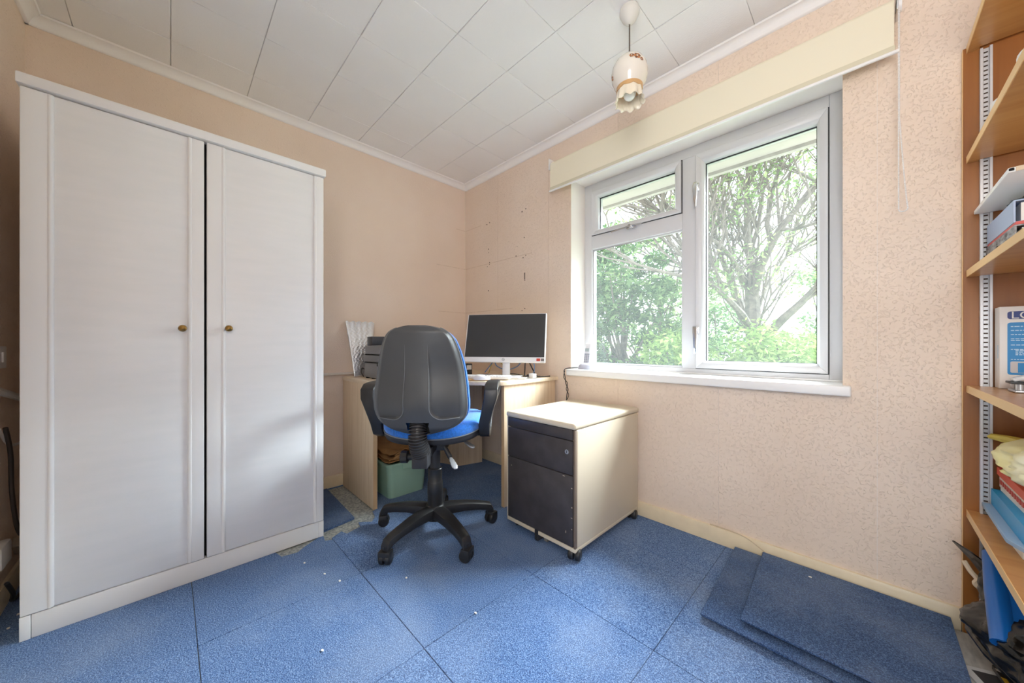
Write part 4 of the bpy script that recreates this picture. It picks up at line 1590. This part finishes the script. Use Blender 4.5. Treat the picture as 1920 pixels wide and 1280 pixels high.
# ------------------------------------------------------------------ pendant light
pn = thing('pendant_light', 'pendant lamp with a flowered glass shade and frilled rim', 'lamp', (1.816, -.508, ZC))
LX, LY = 1.816, -.508
MB().lathe([(.0, ZC), (.038, ZC), (.040, ZC - .012), (.040, ZC - .020), (.037, ZC - .026), (.030, ZC - .042), (.019, ZC - .056), (.008, ZC - .063), (0, ZC - .064)], (LX, LY, 0), 28).build('ceiling_rose', mat('rose_white', srgb(222, 220, 214), .45), pn)
mb = MB()
for ph_ in (0, PI):
    mb.tube([(LX + .0018 * math.cos(t * .9 + ph_), LY + .0018 * math.sin(t * .9 + ph_), ZC - .062 - t * .0021) for t in range(66)], .0017, 6)
mb.build('twisted_flex', mat('flex_brown', srgb(96, 84, 74), .6), pn)
M_OPAL = mat('opal_glass', srgb(232, 226, 216), .18, coat=.4, trans=.0)
M_OPALR = mat('opal_glass_rim', srgb(236, 226, 206), .15, coat=.5)


def wobble(r, z, q, i):
    return r, z


prof = [(.006, 2.168), (.018, 2.165), (.038, 2.156), (.056, 2.140), (.069, 2.117), (.074, 2.092), (.0715, 2.068), (.063, 2.047), (.053, 2.032), (.049, 2.022)]
inner = [(r - .003, z) for r, z in prof[::-1]]
MB().lathe(prof + inner, (LX, LY, 0), 40).build('globe_shade', M_OPAL, pn, angle=60)


def frill(r, z, q, i):
    k = max(0, (2.026 - z) / .055)
    return r + .004 * k * math.cos(10 * q), z + .0045 * k * math.cos(10 * q + PI * .5)


rim = [(.049, 2.024), (.0505, 2.014), (.0515, 2.000), (.053, 1.986), (.0565, 1.974), (.060, 1.970)]
rin = [(r - .0028, z + .0005) for r, z in rim[::-1]]
MB().lathe(rim + rin, (LX, LY, 0), 96, frill).build('frilled_rim', M_OPALR, pn, angle=70)


def scal(r, z, q, i):
    return r, z - (.006 * abs(math.sin(4 * q)) if i in (1, 2) else 0)


MB().lathe([(.0535, 2.033), (.0525, 2.022), (.049, 2.022)], (LX, LY, 0), 64, scal).build('tan_scallop', mat('tan_glass', srgb(206, 164, 112), .3), pn)
MB().lathe([(0, 1.982), (.012, 1.983), (.022, 1.992), (.027, 2.007), (.024, 2.025), (.014, 2.045), (.012, 2.067), (0, 2.067)], (LX, LY, 0), 24).build('bulb', mat('bulb_glass', srgb(240, 240, 236), .08, coat=.6), pn)
fl = MB()
fm = MB()
rnf = random.Random(4)


def on_globe(q, z):
    for (r0, z0), (r1, z1) in zip(prof[:-1], prof[1:]):
        if z1 <= z <= z0:
            t = (z - z0) / (z1 - z0)
            r = r0 + (r1 - r0) * t
            nrm = Vector((math.cos(q), math.sin(q), (r1 - r0) / (z0 - z1) if z0 != z1 else 0)).normalized()
            return Vector((LX + r * math.cos(q), LY + r * math.sin(q), z)), nrm


for q0, z0, s in ((-.66, 2.112, 1.25), (-.98, 2.114, .8), (-.40, 2.100, .7), (-2.32, 2.070, .8), (1.3, 2.10, .9), (3.0, 2.1, .8)):
    for k in range(6):
        a = 2 * PI * k / 6
        p, nn_ = on_globe(q0 + .10 * s * math.cos(a), z0 + .0075 * s * math.sin(a))
        t1 = nn_.orthogonal().normalized()
        t2 = nn_.cross(t1)
        rr = .0048 * s
        ring = [p + nn_ * .0007 + (t1 * math.cos(b) + t2 * math.sin(b)) * rr for b in [2 * PI * i / 7 for i in range(7)]]
        (fl if k % 2 else fm).add([p + nn_ * .0012] + ring, [(0, 1 + i, 1 + (i + 1) % 7) for i in range(7)])
fl.build('flower_print', mat('flower_orange', srgb(186, 120, 66), .5), pn)
fm.build('flower_print', mat('flower_brown', srgb(122, 76, 48), .5), pn)

# ------------------------------------------------------------------ trunking, switch and leads on the walls
tk = tag(B(.0, .016, -1.34, -.86, .748, .764).build('trim_6', mat('trunking', srgb(226, 218, 208), .4), bevel=.002), 'slim white cable trunking along the wall behind the printer', 'trunking', kind='structure')
sw = thing('light_switch', 'white light switch on the wall in the gap left of the wardrobe', 'switch', (.32, YN, .90))
B(.278, .364, YN, YN + .009, .866, .946).build('plate', M_WHITEP, sw, bevel=.003)
B(.305, .335, YN + .008, YN + .014, .888, .925).build('rocker', M_WHITEP, sw, bevel=.002)
cable('conduit_pipe', 'white conduit pipe sloping along the wall left of the wardrobe', [(.02, YN + .016, .712), (.2, YN + .016, .750), (.45, YN + .016, .800)], .0125, M_CWHT, 'conduit')
cable('cable', 'white lead looping on the wall below the conduit pipe', [(.05, YN + .02, .66), (.13, YN + .03, .610), (.22, YN + .03, .575), (.32, YN + .02, .59), (.42, YN + .02, .66)], .005, M_CWHT)
cable('cable', 'thick dark lead hanging to the plug left of the wardrobe', [(.40, YN + .03, .66), (.345, YN + .03, .56), (.33, YN + .03, .42), (.30, YN + .035, .28), (.25, YN + .04, .215), (.21, YN + .04, .195)], .0065, mat('cable_brown', srgb(62, 54, 48), .5))
pg = thing('plug', 'grey plug at the end of the dark lead, low on the wall', 'plug', (.19, YN, .17))
MB().obox((.185, YN + .028, .165), (1, 0, -.9), (0, 1, 0), (.9, 0, 1), .022, .022, .032).build('body', mat('plug_grey', srgb(168, 158, 142), .5), pg, bevel=.006)
so = thing('socket', 'white wall socket partly in view beside the plug', 'socket', (.38, YN, .20))
B(.315, .42, YN, YN + .028, .165, .245).build('plate', M_WHITEP, so, bevel=.008)
cable('cable', 'black lead lying along the foot of the wall left of the wardrobe', [(.44, YN + .04, .13), (.37, YN + .04, .06), (.33, YN + .03, .02), (.26, YN + .035, .006), (.12, YN + .04, .006), (.03, YN + .04, .006)], .006, M_CBLK)
cable('cable', 'thin cream lead running down the skirting under the window', [(1.98, -.009, .079), (2.08, -.012, .079), (2.14, -.017, .070), (2.20, -.0195, .04), (2.245, -.021, .012)], .0022, mat('cable_cream', srgb(206, 188, 160), .5))

# ------------------------------------------------------------------ wooden shelving on the window wall
SX = 2.746
su = thing('shelving_unit', 'oak back board with slotted metal tracks and five shelves, right edge', 'shelving', (3.05, -.02, 0))
B(2.738, XW - .004, -.021, -.0008, 0.0, 1.925).build('back_board', M_OAKB, su, bevel=.001, seg=1)
B(2.7372, 2.7381, -.0212, -.0008, 0.0, 1.925).build('board_edge', M_OAKE, su)
slotm = mat('slot_dark', srgb(70, 52, 40), .8)
for x in (2.770, 3.19):
    t = thing('tmp', None, None, (0, 0, 0))
    bpy.data.objects.remove(t, do_unlink=True)
    mb = MB()
    mb.box(x, x + .0245, -.0245, -.0212, .02, 1.90)
    mb.box(x, x + .006, -.036, -.0245, .02, 1.90)
    mb.box(x + .0185, x + .0245, -.036, -.0245, .02, 1.90)
    tr = mb.build('slotted_track', M_TRACK, su, bevel=.0006, seg=1)
    if x < 3:
        s0 = None
        k = 0
        z = .06
        while z < 1.89:
            if s0 is None:
                s0 = B(x + .0082, x + .0165, -.0250, -.0243, -.0022, .0022).build('slot', slotm, tr)
                s0.location = Vector((0, 0, z)) 
                off = s0.location.copy()
            else:
                share(s0, 'slot', tr, (0, 0, z))
            z += .0145
SHELF = [(1.906, 1.928), (1.545, 1.567), (1.173, 1.195), (.796, .819), (.389, .412)]
for z0, z1 in SHELF:
    s = B(SX, XW - .006, -.665, -.0365, z0, z1).build('shelf', M_OAK, su, bevel=.0006, seg=1)
    B(SX, 2.7695, -.0365, -.0215, z0, z1).build('shelf_tongue', M_OAK, s)
    B(SX - .0016, SX, -.665, -.0215, z0, z1).build('shelf_lipping', M_OAKE, s)
    for x in (2.779, 3.199):
        MB().prism([(-.036, z0), (-.036, z0 - .055), (-.06, z0 - .050), (-.34, z0 - .012), (-.36, z0)], x, x + .006, 'X').build('bracket', M_TRACK, s) if z0 < 1.0 and False else None

# --- second shelf: white dishes
def dish(label, x, y, z, r, h):
    t = thing('dish', label, 'dish', (x, y, z), 'white dishes on the upper shelf')
    MB().lathe([(0, z + .0005), (r * .55, z + .0005), (r * .8, z + h * .25), (r, z + h * .75), (r, z + h), (r - .004, z + h), (r * .78, z + h * .35), (0, z + .006)], (x, y, 0), 36).build('bowl', M_WHITEP, t)
    MB().lathe([(r * .55, z + .0003), (r * .56, z + .004), (r * .50, z + .004)], (x, y, 0), 30).build('foot_ring', M_WHITEP, t)


dish('rounded white bowl nearer the back board on the upper shelf', 2.860, -.20, 1.567, .095, .075)
dish('rounded white bowl nearer the room on the upper shelf', 2.865, -.43, 1.567, .095, .08)

# --- third shelf: files under a white board
M_MARB = mat('marbled_board', srgb(60, 60, 64), .6, col2=srgb(176, 178, 182), vscale=70, stretch=(1, .35, 1.2), detail=5)


def lever_file(name, label, x0, x1, y0, y1, z0, z1, m, rot=None, hole=True, grp=None, cat='file'):
    c = Vector(((x0 + x1) / 2, (y0 + y1) / 2, z0))
    t = thing(name, label, cat, c, grp)
    th = .003
    mb = MB()
    mb.box(x0, x1, y0, y1, z0 + .0003, z0 + th)
    mb.box(x0, x1, y0, y1, z1 - th, z1)
    mb.box(x0, x0 + th, y0, y1, z0 + th, z1 - th)
    mb.build('cover', m, t)
    mb = MB()
    mb.box(x0 + .012, x1 - .006, y0 + .006, y1 - .006, z0 + th, z1 - th - .004)
    mb.build('pages', M_PAPER, t)
    if hole:
        yc = y0 + (y1 - y0) * .55
        mb = MB()
        zz = (z0 + z1) / 2
        mb.tube([(x0 - .0012, yc, zz), (x0 + .001, yc, zz)], .010, 16)
        mb.build('finger_ring', M_DARKGAP, t)
    if rot:
        t.rotation_euler = rot
    return t


GF = 'files and folders on the third shelf'
lever_file('lever_arch_file', 'grey marbled lever arch file lying flat on the third shelf', 2.781, 3.04, -.345, -.040, 1.1955, 1.258, M_MARB, grp=GF)
tag(B(2.783, 3.03, -.345, -.045, 1.2585, 1.2665).build('folder', mat('folder_red', srgb(206, 92, 88), .6), org=(2.9, -.2, 1.2585)), 'thin red folder on top of the marbled file', 'folder', GF)
lever_file('box_file', 'pale blue box file sloping on top of the red folder', 2.782, 3.02, -.33, -.045, 1.267, 1.325, mat('file_paleblue', srgb(168, 186, 214), .55), hole=False, grp=GF)
cs_ = thing('document_wallet', 'clear grey plastic wallet crumpled on the pale blue file', 'wallet', (2.90, -.20, 1.326), GF)
k = crumple((2.905, -.20, 1.344), (.10, .14, .02), 9, .3, 3, 4, floor=1.3255, zmax=1.366)
k.build('sleeve', mat('grey_plastic_film', srgb(120, 124, 122), .15, coat=.5), cs_, angle=25)
wbd = thing('white_board_panel', 'flat white panel lying across the pile on the third shelf', 'board', (2.95, -.22, 1.37))
B(2.757, 3.16, -.430, -.040, 1.3700, 1.3820).build('panel', mat('panel_white', srgb(238, 238, 236), .5), wbd, bevel=.002)
B(2.768, 3.15, -.4325, -.4302, 1.3705, 1.3815).build('front_edge', mat('panel_edge', srgb(206, 186, 160), .7), wbd)
MB().tube([(2.762, -.4315, 1.3735), (2.762, -.4315, 1.379)], .004, 8).build('corner_cap', M_DARKGAP, wbd)

# --- fourth shelf: boxed goods and a hole punch
bx = thing('product_box', 'white product box with a blue printed panel and navy logo strip', 'box', (2.93, -.055, .819))
BX0, BX1, BYF, BYB, BZ0, BZ1 = 2.797, 3.06, -.096, -.040, .8195, 1.066
B(BX0, BX1, BYF, BYB, BZ0, BZ1).build('carton', mat('carton_white', srgb(232, 228, 224), .5), bx, bevel=.0015)
e = BYF - .0005


def rrect(x0, x1, z0, z1, r):
    o = []
    for cx, cz, q0 in ((x1 - r, z0 + r, -90), (x1 - r, z1 - r, 0), (x0 + r, z1 - r, 90), (x0 + r, z0 + r, 180)):
        for k in range(5):
            q = R(q0 + 22.5 * k)
            o.append((cx + r * math.cos(q), cz + r * math.sin(q)))
    return o


MB().prism(rrect(2.811, 3.05, 1.028, 1.051, .006), e, BYF, 'Y').build('logo_strip', mat('navy_print', srgb(28, 50, 124), .45), bx)
text_mesh('logo_letters', 'LO', .030, M_PAPER, bx, frame4((2.8165, e - .0004, 1.0295), (1.25, 0, 0), (0, 0, 1), (0, -1, 0)))
pb = MB().prism(rrect(2.811, 3.05, .862, 1.018, .006), e, BYF, 'Y').build('blue_panel', mat('blue_print', srgb(24, 132, 196), .45), bx)
rnp = random.Random(8)
mb = MB()
zs = [1.006, .994, .982, .969, .9645, .951, .938, .934, .930, .926, .922, .908]
for i, z in enumerate(zs):
    x = 2.817 + (.008 if 7 <= i <= 10 else 0)
    xe = x + (.07 if i not in (7, 8, 9, 10) else .04)
    while x < xe:
        w = rnp.uniform(.003, .009)
        mb.box(x, x + w, e - .0006, e, z - .0012, z + .0012)
        x += w + .0018
mb.build('printed_lines', mat('print_pale', srgb(190, 220, 240), .6), pb)
MB().prism(rrect(2.816, 2.90, .868, .902, .004), e - .0005, e, 'Y').build('picture_frame_print', mat('print_grey', srgb(196, 192, 192), .5), pb)
MB().prism([(2.829, .869), (2.90, .869), (2.90, .898), (2.829, .898)], e - .0009, e - .0005, 'Y').build('picture_print', MATS['blue_print'], pb)
B(BX0 - .0003, BX0, -.082, -.072, .91, .95).build('side_print', mat('print_blue_faint', srgb(196, 214, 226), .6), bx)
hp_ = thing('hole_punch', 'white and silver desk hole punch in front of the product box', 'hole punch', (2.83, -.20, .8195))
# sole, black bar and curved lever
MB().prism([(2.800, -.235), (2.99, -.235), (2.99, -.145), (2.812, -.145), (2.800, -.165)], .8200, .8260).build('sole', M_SILVER, hp_, bevel=.002)
B(2.806, 2.985, -.19, -.15, .8262, .842).build('body', M_SILVER, hp_, bevel=.003)
MB().strap([(2.795, -.20, .846), (2.82, -.198, .8455), (2.86, -.19, .844), (2.98, -.185, .842)], (0, 1, 0), .055, .006).build('hinge_bar', M_CBLK, hp_, bevel=.001)
MB().strap([(2.802, -.195, .852), (2.822, -.195, .861), (2.85, -.195, .874), (2.90, -.195, .884), (2.98, -.195, .888)], (0, 1, 0), [.035, .05, .056, .058, .058], .009).build('lever', mat('punch_white', srgb(230, 232, 236), .25, coat=.5), hp_, bevel=.003)
MB().tube([(2.812, -.215, .8265), (2.812, -.215, .846)], .008, 12).build('spring_post', M_SILVER, hp_)

# --- fifth shelf: heap of papers
GP = 'papers heaped on the lowest shelf'


def flat(name, label, cat, pts, z0, z1, m, group=GP, tilt=None, bevel=.001):
    c = (sum(p[0] for p in pts) / len(pts), sum(p[1] for p in pts) / len(pts), z0)
    o = MB().prism(pts, z0, z1).build(name, m, bevel=bevel, seg=1, org=c)
    if tilt:
        o.rotation_euler = tilt
    return tag(o, label, cat, group)


flat('paper_pile', 'pile of white papers lowest in the heap on the lowest shelf', 'papers', [(2.79, -.36), (3.02, -.34), (3.02, -.05), (2.785, -.045)], .4123, .440, M_PAPER)
flat('folder', 'pale grey-blue card folder jutting from under the blue file', 'folder', [(2.768, -.345), (2.80, -.43), (3.02, -.36), (3.02, -.05), (2.772, -.045)], .4403, .4520, mat('folder_greyblue', srgb(150, 178, 206), .6))
lever_file('document_box', 'bright cyan blue document file in the heap on the lowest shelf', 2.790, 3.04, -.375, -.042, .4523, .500, mat('file_cyan', srgb(40, 158, 214), .4), hole=False, grp=GP)
flat('paper_pile', 'white papers sticking out above the cyan file', 'papers', [(2.812, -.37), (3.02, -.37), (3.02, -.06), (2.806, -.05)], .5003, .512, M_PAPER)
mg = flat('magazine', 'thick magazine with a red and white printed spine', 'magazine', [(2.806, -.36), (3.03, -.37), (3.03, -.06), (2.804, -.05)], .5123, .548, mat('magazine_cream', srgb(226, 214, 204), .6))
mb = MB()
for k in range(12):
    y = -.34 + k * .024
    mb.box(2.8025, 2.8042, y, y + .014, .524, .537)
mb.build('spine_print', mat('print_red', srgb(196, 84, 74), .6), mg, org=ORG[mg.name])
flat('book', 'thin red book under the yellow carrier bag', 'book', [(2.800, -.36), (3.02, -.36), (3.02, -.06), (2.800, -.045)], .5483, .572, mat('book_red', srgb(214, 84, 58), .55))
yb = crumple((2.955, -.275, .638), (.195, .275, .085), 12, .22, 2.0, 5, floor=.5725, sharp=False)
yb.v = [(x, y, z) for x, y, z in yb.v]
ybo = yb.build('carrier_bag', mat('bag_yellow', srgb(236, 226, 150), .35, col2=srgb(240, 236, 214), vscale=6), angle=70, org=(2.915, -.235, .5725))
tag(ybo, 'crumpled pale yellow plastic carrier bag on top of the heap', 'bag', GP)
MB().tube([(2.85, -.10, .655), (2.82, -.065, .662), (2.79, -.045, .664), (2.784, -.043, .66)], [.02, .013, .009, .004], 8).build('bag_handle', mat('bag_yellow_deep', srgb(226, 206, 96), .4), ybo, org=ORG[ybo.name])

# --- floor below the shelves: black sack, blue file and newspapers
GN = 'newspapers and magazines on the floor by the shelves'


def curl(name, label, pts4, z, lift, m, th=.003, group=GN, cat='newspaper', n=10):
    """a limp sheet: four corners, sagging middle, with thickness"""
    A, B_, C_, D_ = [Vector((p[0], p[1], 0)) for p in pts4]
    vs, fs = [], []
    for s in (0, 1):
        for j in range(n + 1):
            for i in range(n + 1):
                u, v = i / n, j / n
                p = (A.lerp(B_, u)).lerp(D_.lerp(C_, u), v)
                h = z + lift(u, v) + s * th
                vs.append((p.x, p.y, h))
    N1 = (n + 1) ** 2
    for s in (0, 1):
        for j in range(n):
            for i in range(n):
                a = s * N1 + j * (n + 1) + i
                fs.append((a, a + 1, a + n + 2, a + n + 1))
    for k in range(n):
        for a, b in ((k, k + 1), (n * (n + 1) + k, n * (n + 1) + k + 1), (k * (n + 1), (k + 1) * (n + 1)), (k * (n + 1) + n, (k + 1) * (n + 1) + n)):
            fs.append((a, b, b + N1, a + N1))
    o = MB().add(vs, fs).build(name, m, org=(A.x, A.y, z), angle=40)
    return tag(o, label, cat, group)


M_NEWS = mat('newsprint', srgb(206, 202, 194), .8, col2=srgb(168, 164, 158), vscale=60, stretch=(1, .3, 1))
n1 = curl('newspaper', 'newspaper lying flat on the floor beside the loose carpet tiles', [(2.722, -.30), (3.0, -.34), (3.0, -.03), (2.718, -.025)], .0004, lambda u, v: .002 * math.sin(u * 3), M_NEWS, .006)
n2 = curl('magazine', 'magazine with a pale border and dark photo cover at the bottom corner', [(2.705, -.225), (2.80, -.46), (3.02, -.36), (2.93, -.13)], .0075, lambda u, v: .006 * u, mat('magazine_border', srgb(214, 212, 210), .4), .004, cat='magazine')
curl('magazine_photo', '', [(2.728, -.232), (2.805, -.432), (3.0, -.345), (2.925, -.150)], .0117, lambda u, v: .006 * u, mat('photo_dark', srgb(62, 60, 62), .4), .0006)
pho = [o for o in bpy.data.objects if o.name.startswith('magazine_photo')][0]
for k in ('label', 'category', 'group'):
    if k in pho:
        del pho[k]
pho.name = 'cover_photo'
pho.parent = n2
pho.location = ORG['magazine_photo'] - n2.location
# dark magazine with a row of coloured squares along its spine
dm = curl('magazine', 'black magazine with coloured squares along its edge, beneath the sack', [(2.768, -.20), (2.80, -.44), (3.0, -.40), (2.97, -.10)], .020, lambda u, v: .012 * u, mat('magazine_black', srgb(36, 34, 34), .35), .012, cat='magazine')
for k, cc in enumerate(((228, 226, 220), (222, 178, 52), (116, 164, 92), (204, 66, 54), (222, 132, 104))):
    t0, t1 = .06 + k * .15, .06 + k * .15 + (.05 if k == 0 else .145)
    a = Vector((2.768, -.20, 0)).lerp(Vector((2.80, -.44, 0)), t0)
    b = Vector((2.768, -.20, 0)).lerp(Vector((2.80, -.44, 0)), t1)
    MB().add([(a.x, a.y, .0325 + .012 * t0), (b.x, b.y, .0325 + .012 * t1), (b.x + .010, b.y, .0325 + .012 * t1), (a.x + .010, a.y, .0325 + .012 * t0)], [(0, 1, 2, 3)]).build('colour_square', mat('print_c%d' % k, srgb(*cc), .5), dm, org=ORG[dm.name])
dk2 = curl('magazine', 'glossy dark brochure leaning beneath the black sack', [(2.82, -.22), (2.86, -.46), (3.08, -.44), (3.06, -.16)], .046, lambda u, v: .01 * u, mat('brochure_dark', srgb(48, 44, 42), .25), .010, cat='magazine')

sack = thing('bin_sack', 'shiny black plastic bin sack slumped on the floor below the shelves', 'bag', (2.86, -.20, .06))
M_SACK = mat('black_polythene', srgb(12, 12, 13), .24, coat=.15, bump=.6, bscale=14, bdist=.02)
body = crumple((2.905, -.225, .138), (.185, .24, .100), 17, .24, 2.2, 5, floor=.062, sharp=False)
body.build('body', M_SACK, sack, angle=70)
MB().tube([(2.745, -.10, .115), (2.735, -.18, .100), (2.755, -.27, .096), (2.79, -.36, .095), (2.86, -.42, .094)], [.008, .013, .014, .013, .006], 9).build('rolled_rim', M_SACK, sack)
nk = crumple((2.800, -.12, .215), (.048, .065, .080), 31, .35, 1.8, 4, sharp=False)
nk.build('gathered_neck', M_SACK, sack, angle=70)
MB().strap([(2.79, -.12, .245), (2.765, -.10, .275), (2.735, -.085, .300), (2.712, -.075, .316)], (.6, -1, .2), [.09, .07, .04, .006], .004).build('loose_flap', M_SACK, sack)
pe = cable('paper_scrap', 'twisted scrap of cream paper poking out beside the sack', [(2.733, -.075, .262), (2.745, -.085, .238), (2.757, -.095, .222), (2.752, -.10, .208), (2.768, -.105, .195), (2.782, -.115, .178)], .007, mat('scrap_cream', srgb(222, 200, 170), .7), 'paper')

bf = thing('ring_binder', 'upright bright blue ring binder leaning in the sack below the lowest shelf', 'binder', (2.83, -.24, .10))
M_BIND = mat('binder_blue', srgb(20, 104, 186), .3, coat=.3)
# spine is rounded, cover slopes to the right
sp = [(2.778, -.135, .312), (2.772, -.20, .262), (2.768, -.29, .175)]
MB().tube([(2.783, -.11, .318), (2.776, -.20, .245), (2.770, -.315, .158)], [.021, .023, .024], 14).build('spine', M_BIND, bf)
MB().add([(2.795, -.105, .330), (2.790, -.32, .168), (3.05, -.34, .170), (3.05, -.11, .333), (2.795, -.105, .325), (2.790, -.32, .163), (3.05, -.34, .165), (3.05, -.11, .328)],
         [(0, 1, 2, 3), (7, 6, 5, 4), (0, 4, 5, 1), (1, 5, 6, 2), (2, 6, 7, 3), (3, 7, 4, 0)]).build('cover', M_BIND, bf)
MB().add([(2.795, -.105, .300), (2.790, -.32, .132), (3.05, -.34, .132), (3.05, -.11, .300), (2.795, -.105, .295), (2.790, -.32, .127), (3.05, -.34, .127), (3.05, -.11, .295)],
         [(0, 1, 2, 3), (7, 6, 5, 4), (0, 4, 5, 1), (1, 5, 6, 2), (2, 6, 7, 3), (3, 7, 4, 0)]).build('cover', M_BIND, bf)
MB().add([(2.812, -.285, .1965), (2.812, -.305, .1815), (2.85, -.308, .1815), (2.85, -.288, .1965)], [(0, 1, 2, 3)]).xf(Matrix.Translation((0, 0, .0008))).build('label_slip', M_PAPER, bf)
MB().tube([(2.792, -.108, .3315), (2.786, -.325, .168)], .0016, 6).build('edge_seam', mat('seam_pale', srgb(180, 210, 235), .4), bf)

# crumbs on the carpet
for k, (x, y, lb) in enumerate((
        (1.03, -1.40, 'tiny white paper crumb on the carpet, nearest the chair of the three by the wardrobe'),
        (.80, -1.47, 'tiny white paper crumb closest to the wardrobe plinth'),
        (1.20, -1.20, 'tiny white paper crumb just in front of the chair castors'),
        (1.545, -1.115, 'white paper crumb on the carpet seam in the middle of the floor'),
        (.94, -1.43, 'tiny white paper crumb, middle one of the three by the wardrobe'),
        (1.33, -1.55, 'white paper crumb nearest the camera on the open carpet'),
        (2.36, -.10, 'tiny pale crumb on the topmost loose carpet tile'),
        (.42, -2.27, 'pale crumb in the gap left of the wardrobe, further back'),
        (.50, -2.275, 'pale crumb in the gap left of the wardrobe, nearer the room'))):
    s = .004
    z = .0422 if x > 2.1 else .0003
    o = crumple((x, y, z + .002), (s * 1.6, s, .002), 40 + k, .4, 2, 1).build('paper_crumb', M_PAPER, org=(x, y, z))
    tag(o, lb, 'crumb', 'paper crumbs on the carpet')
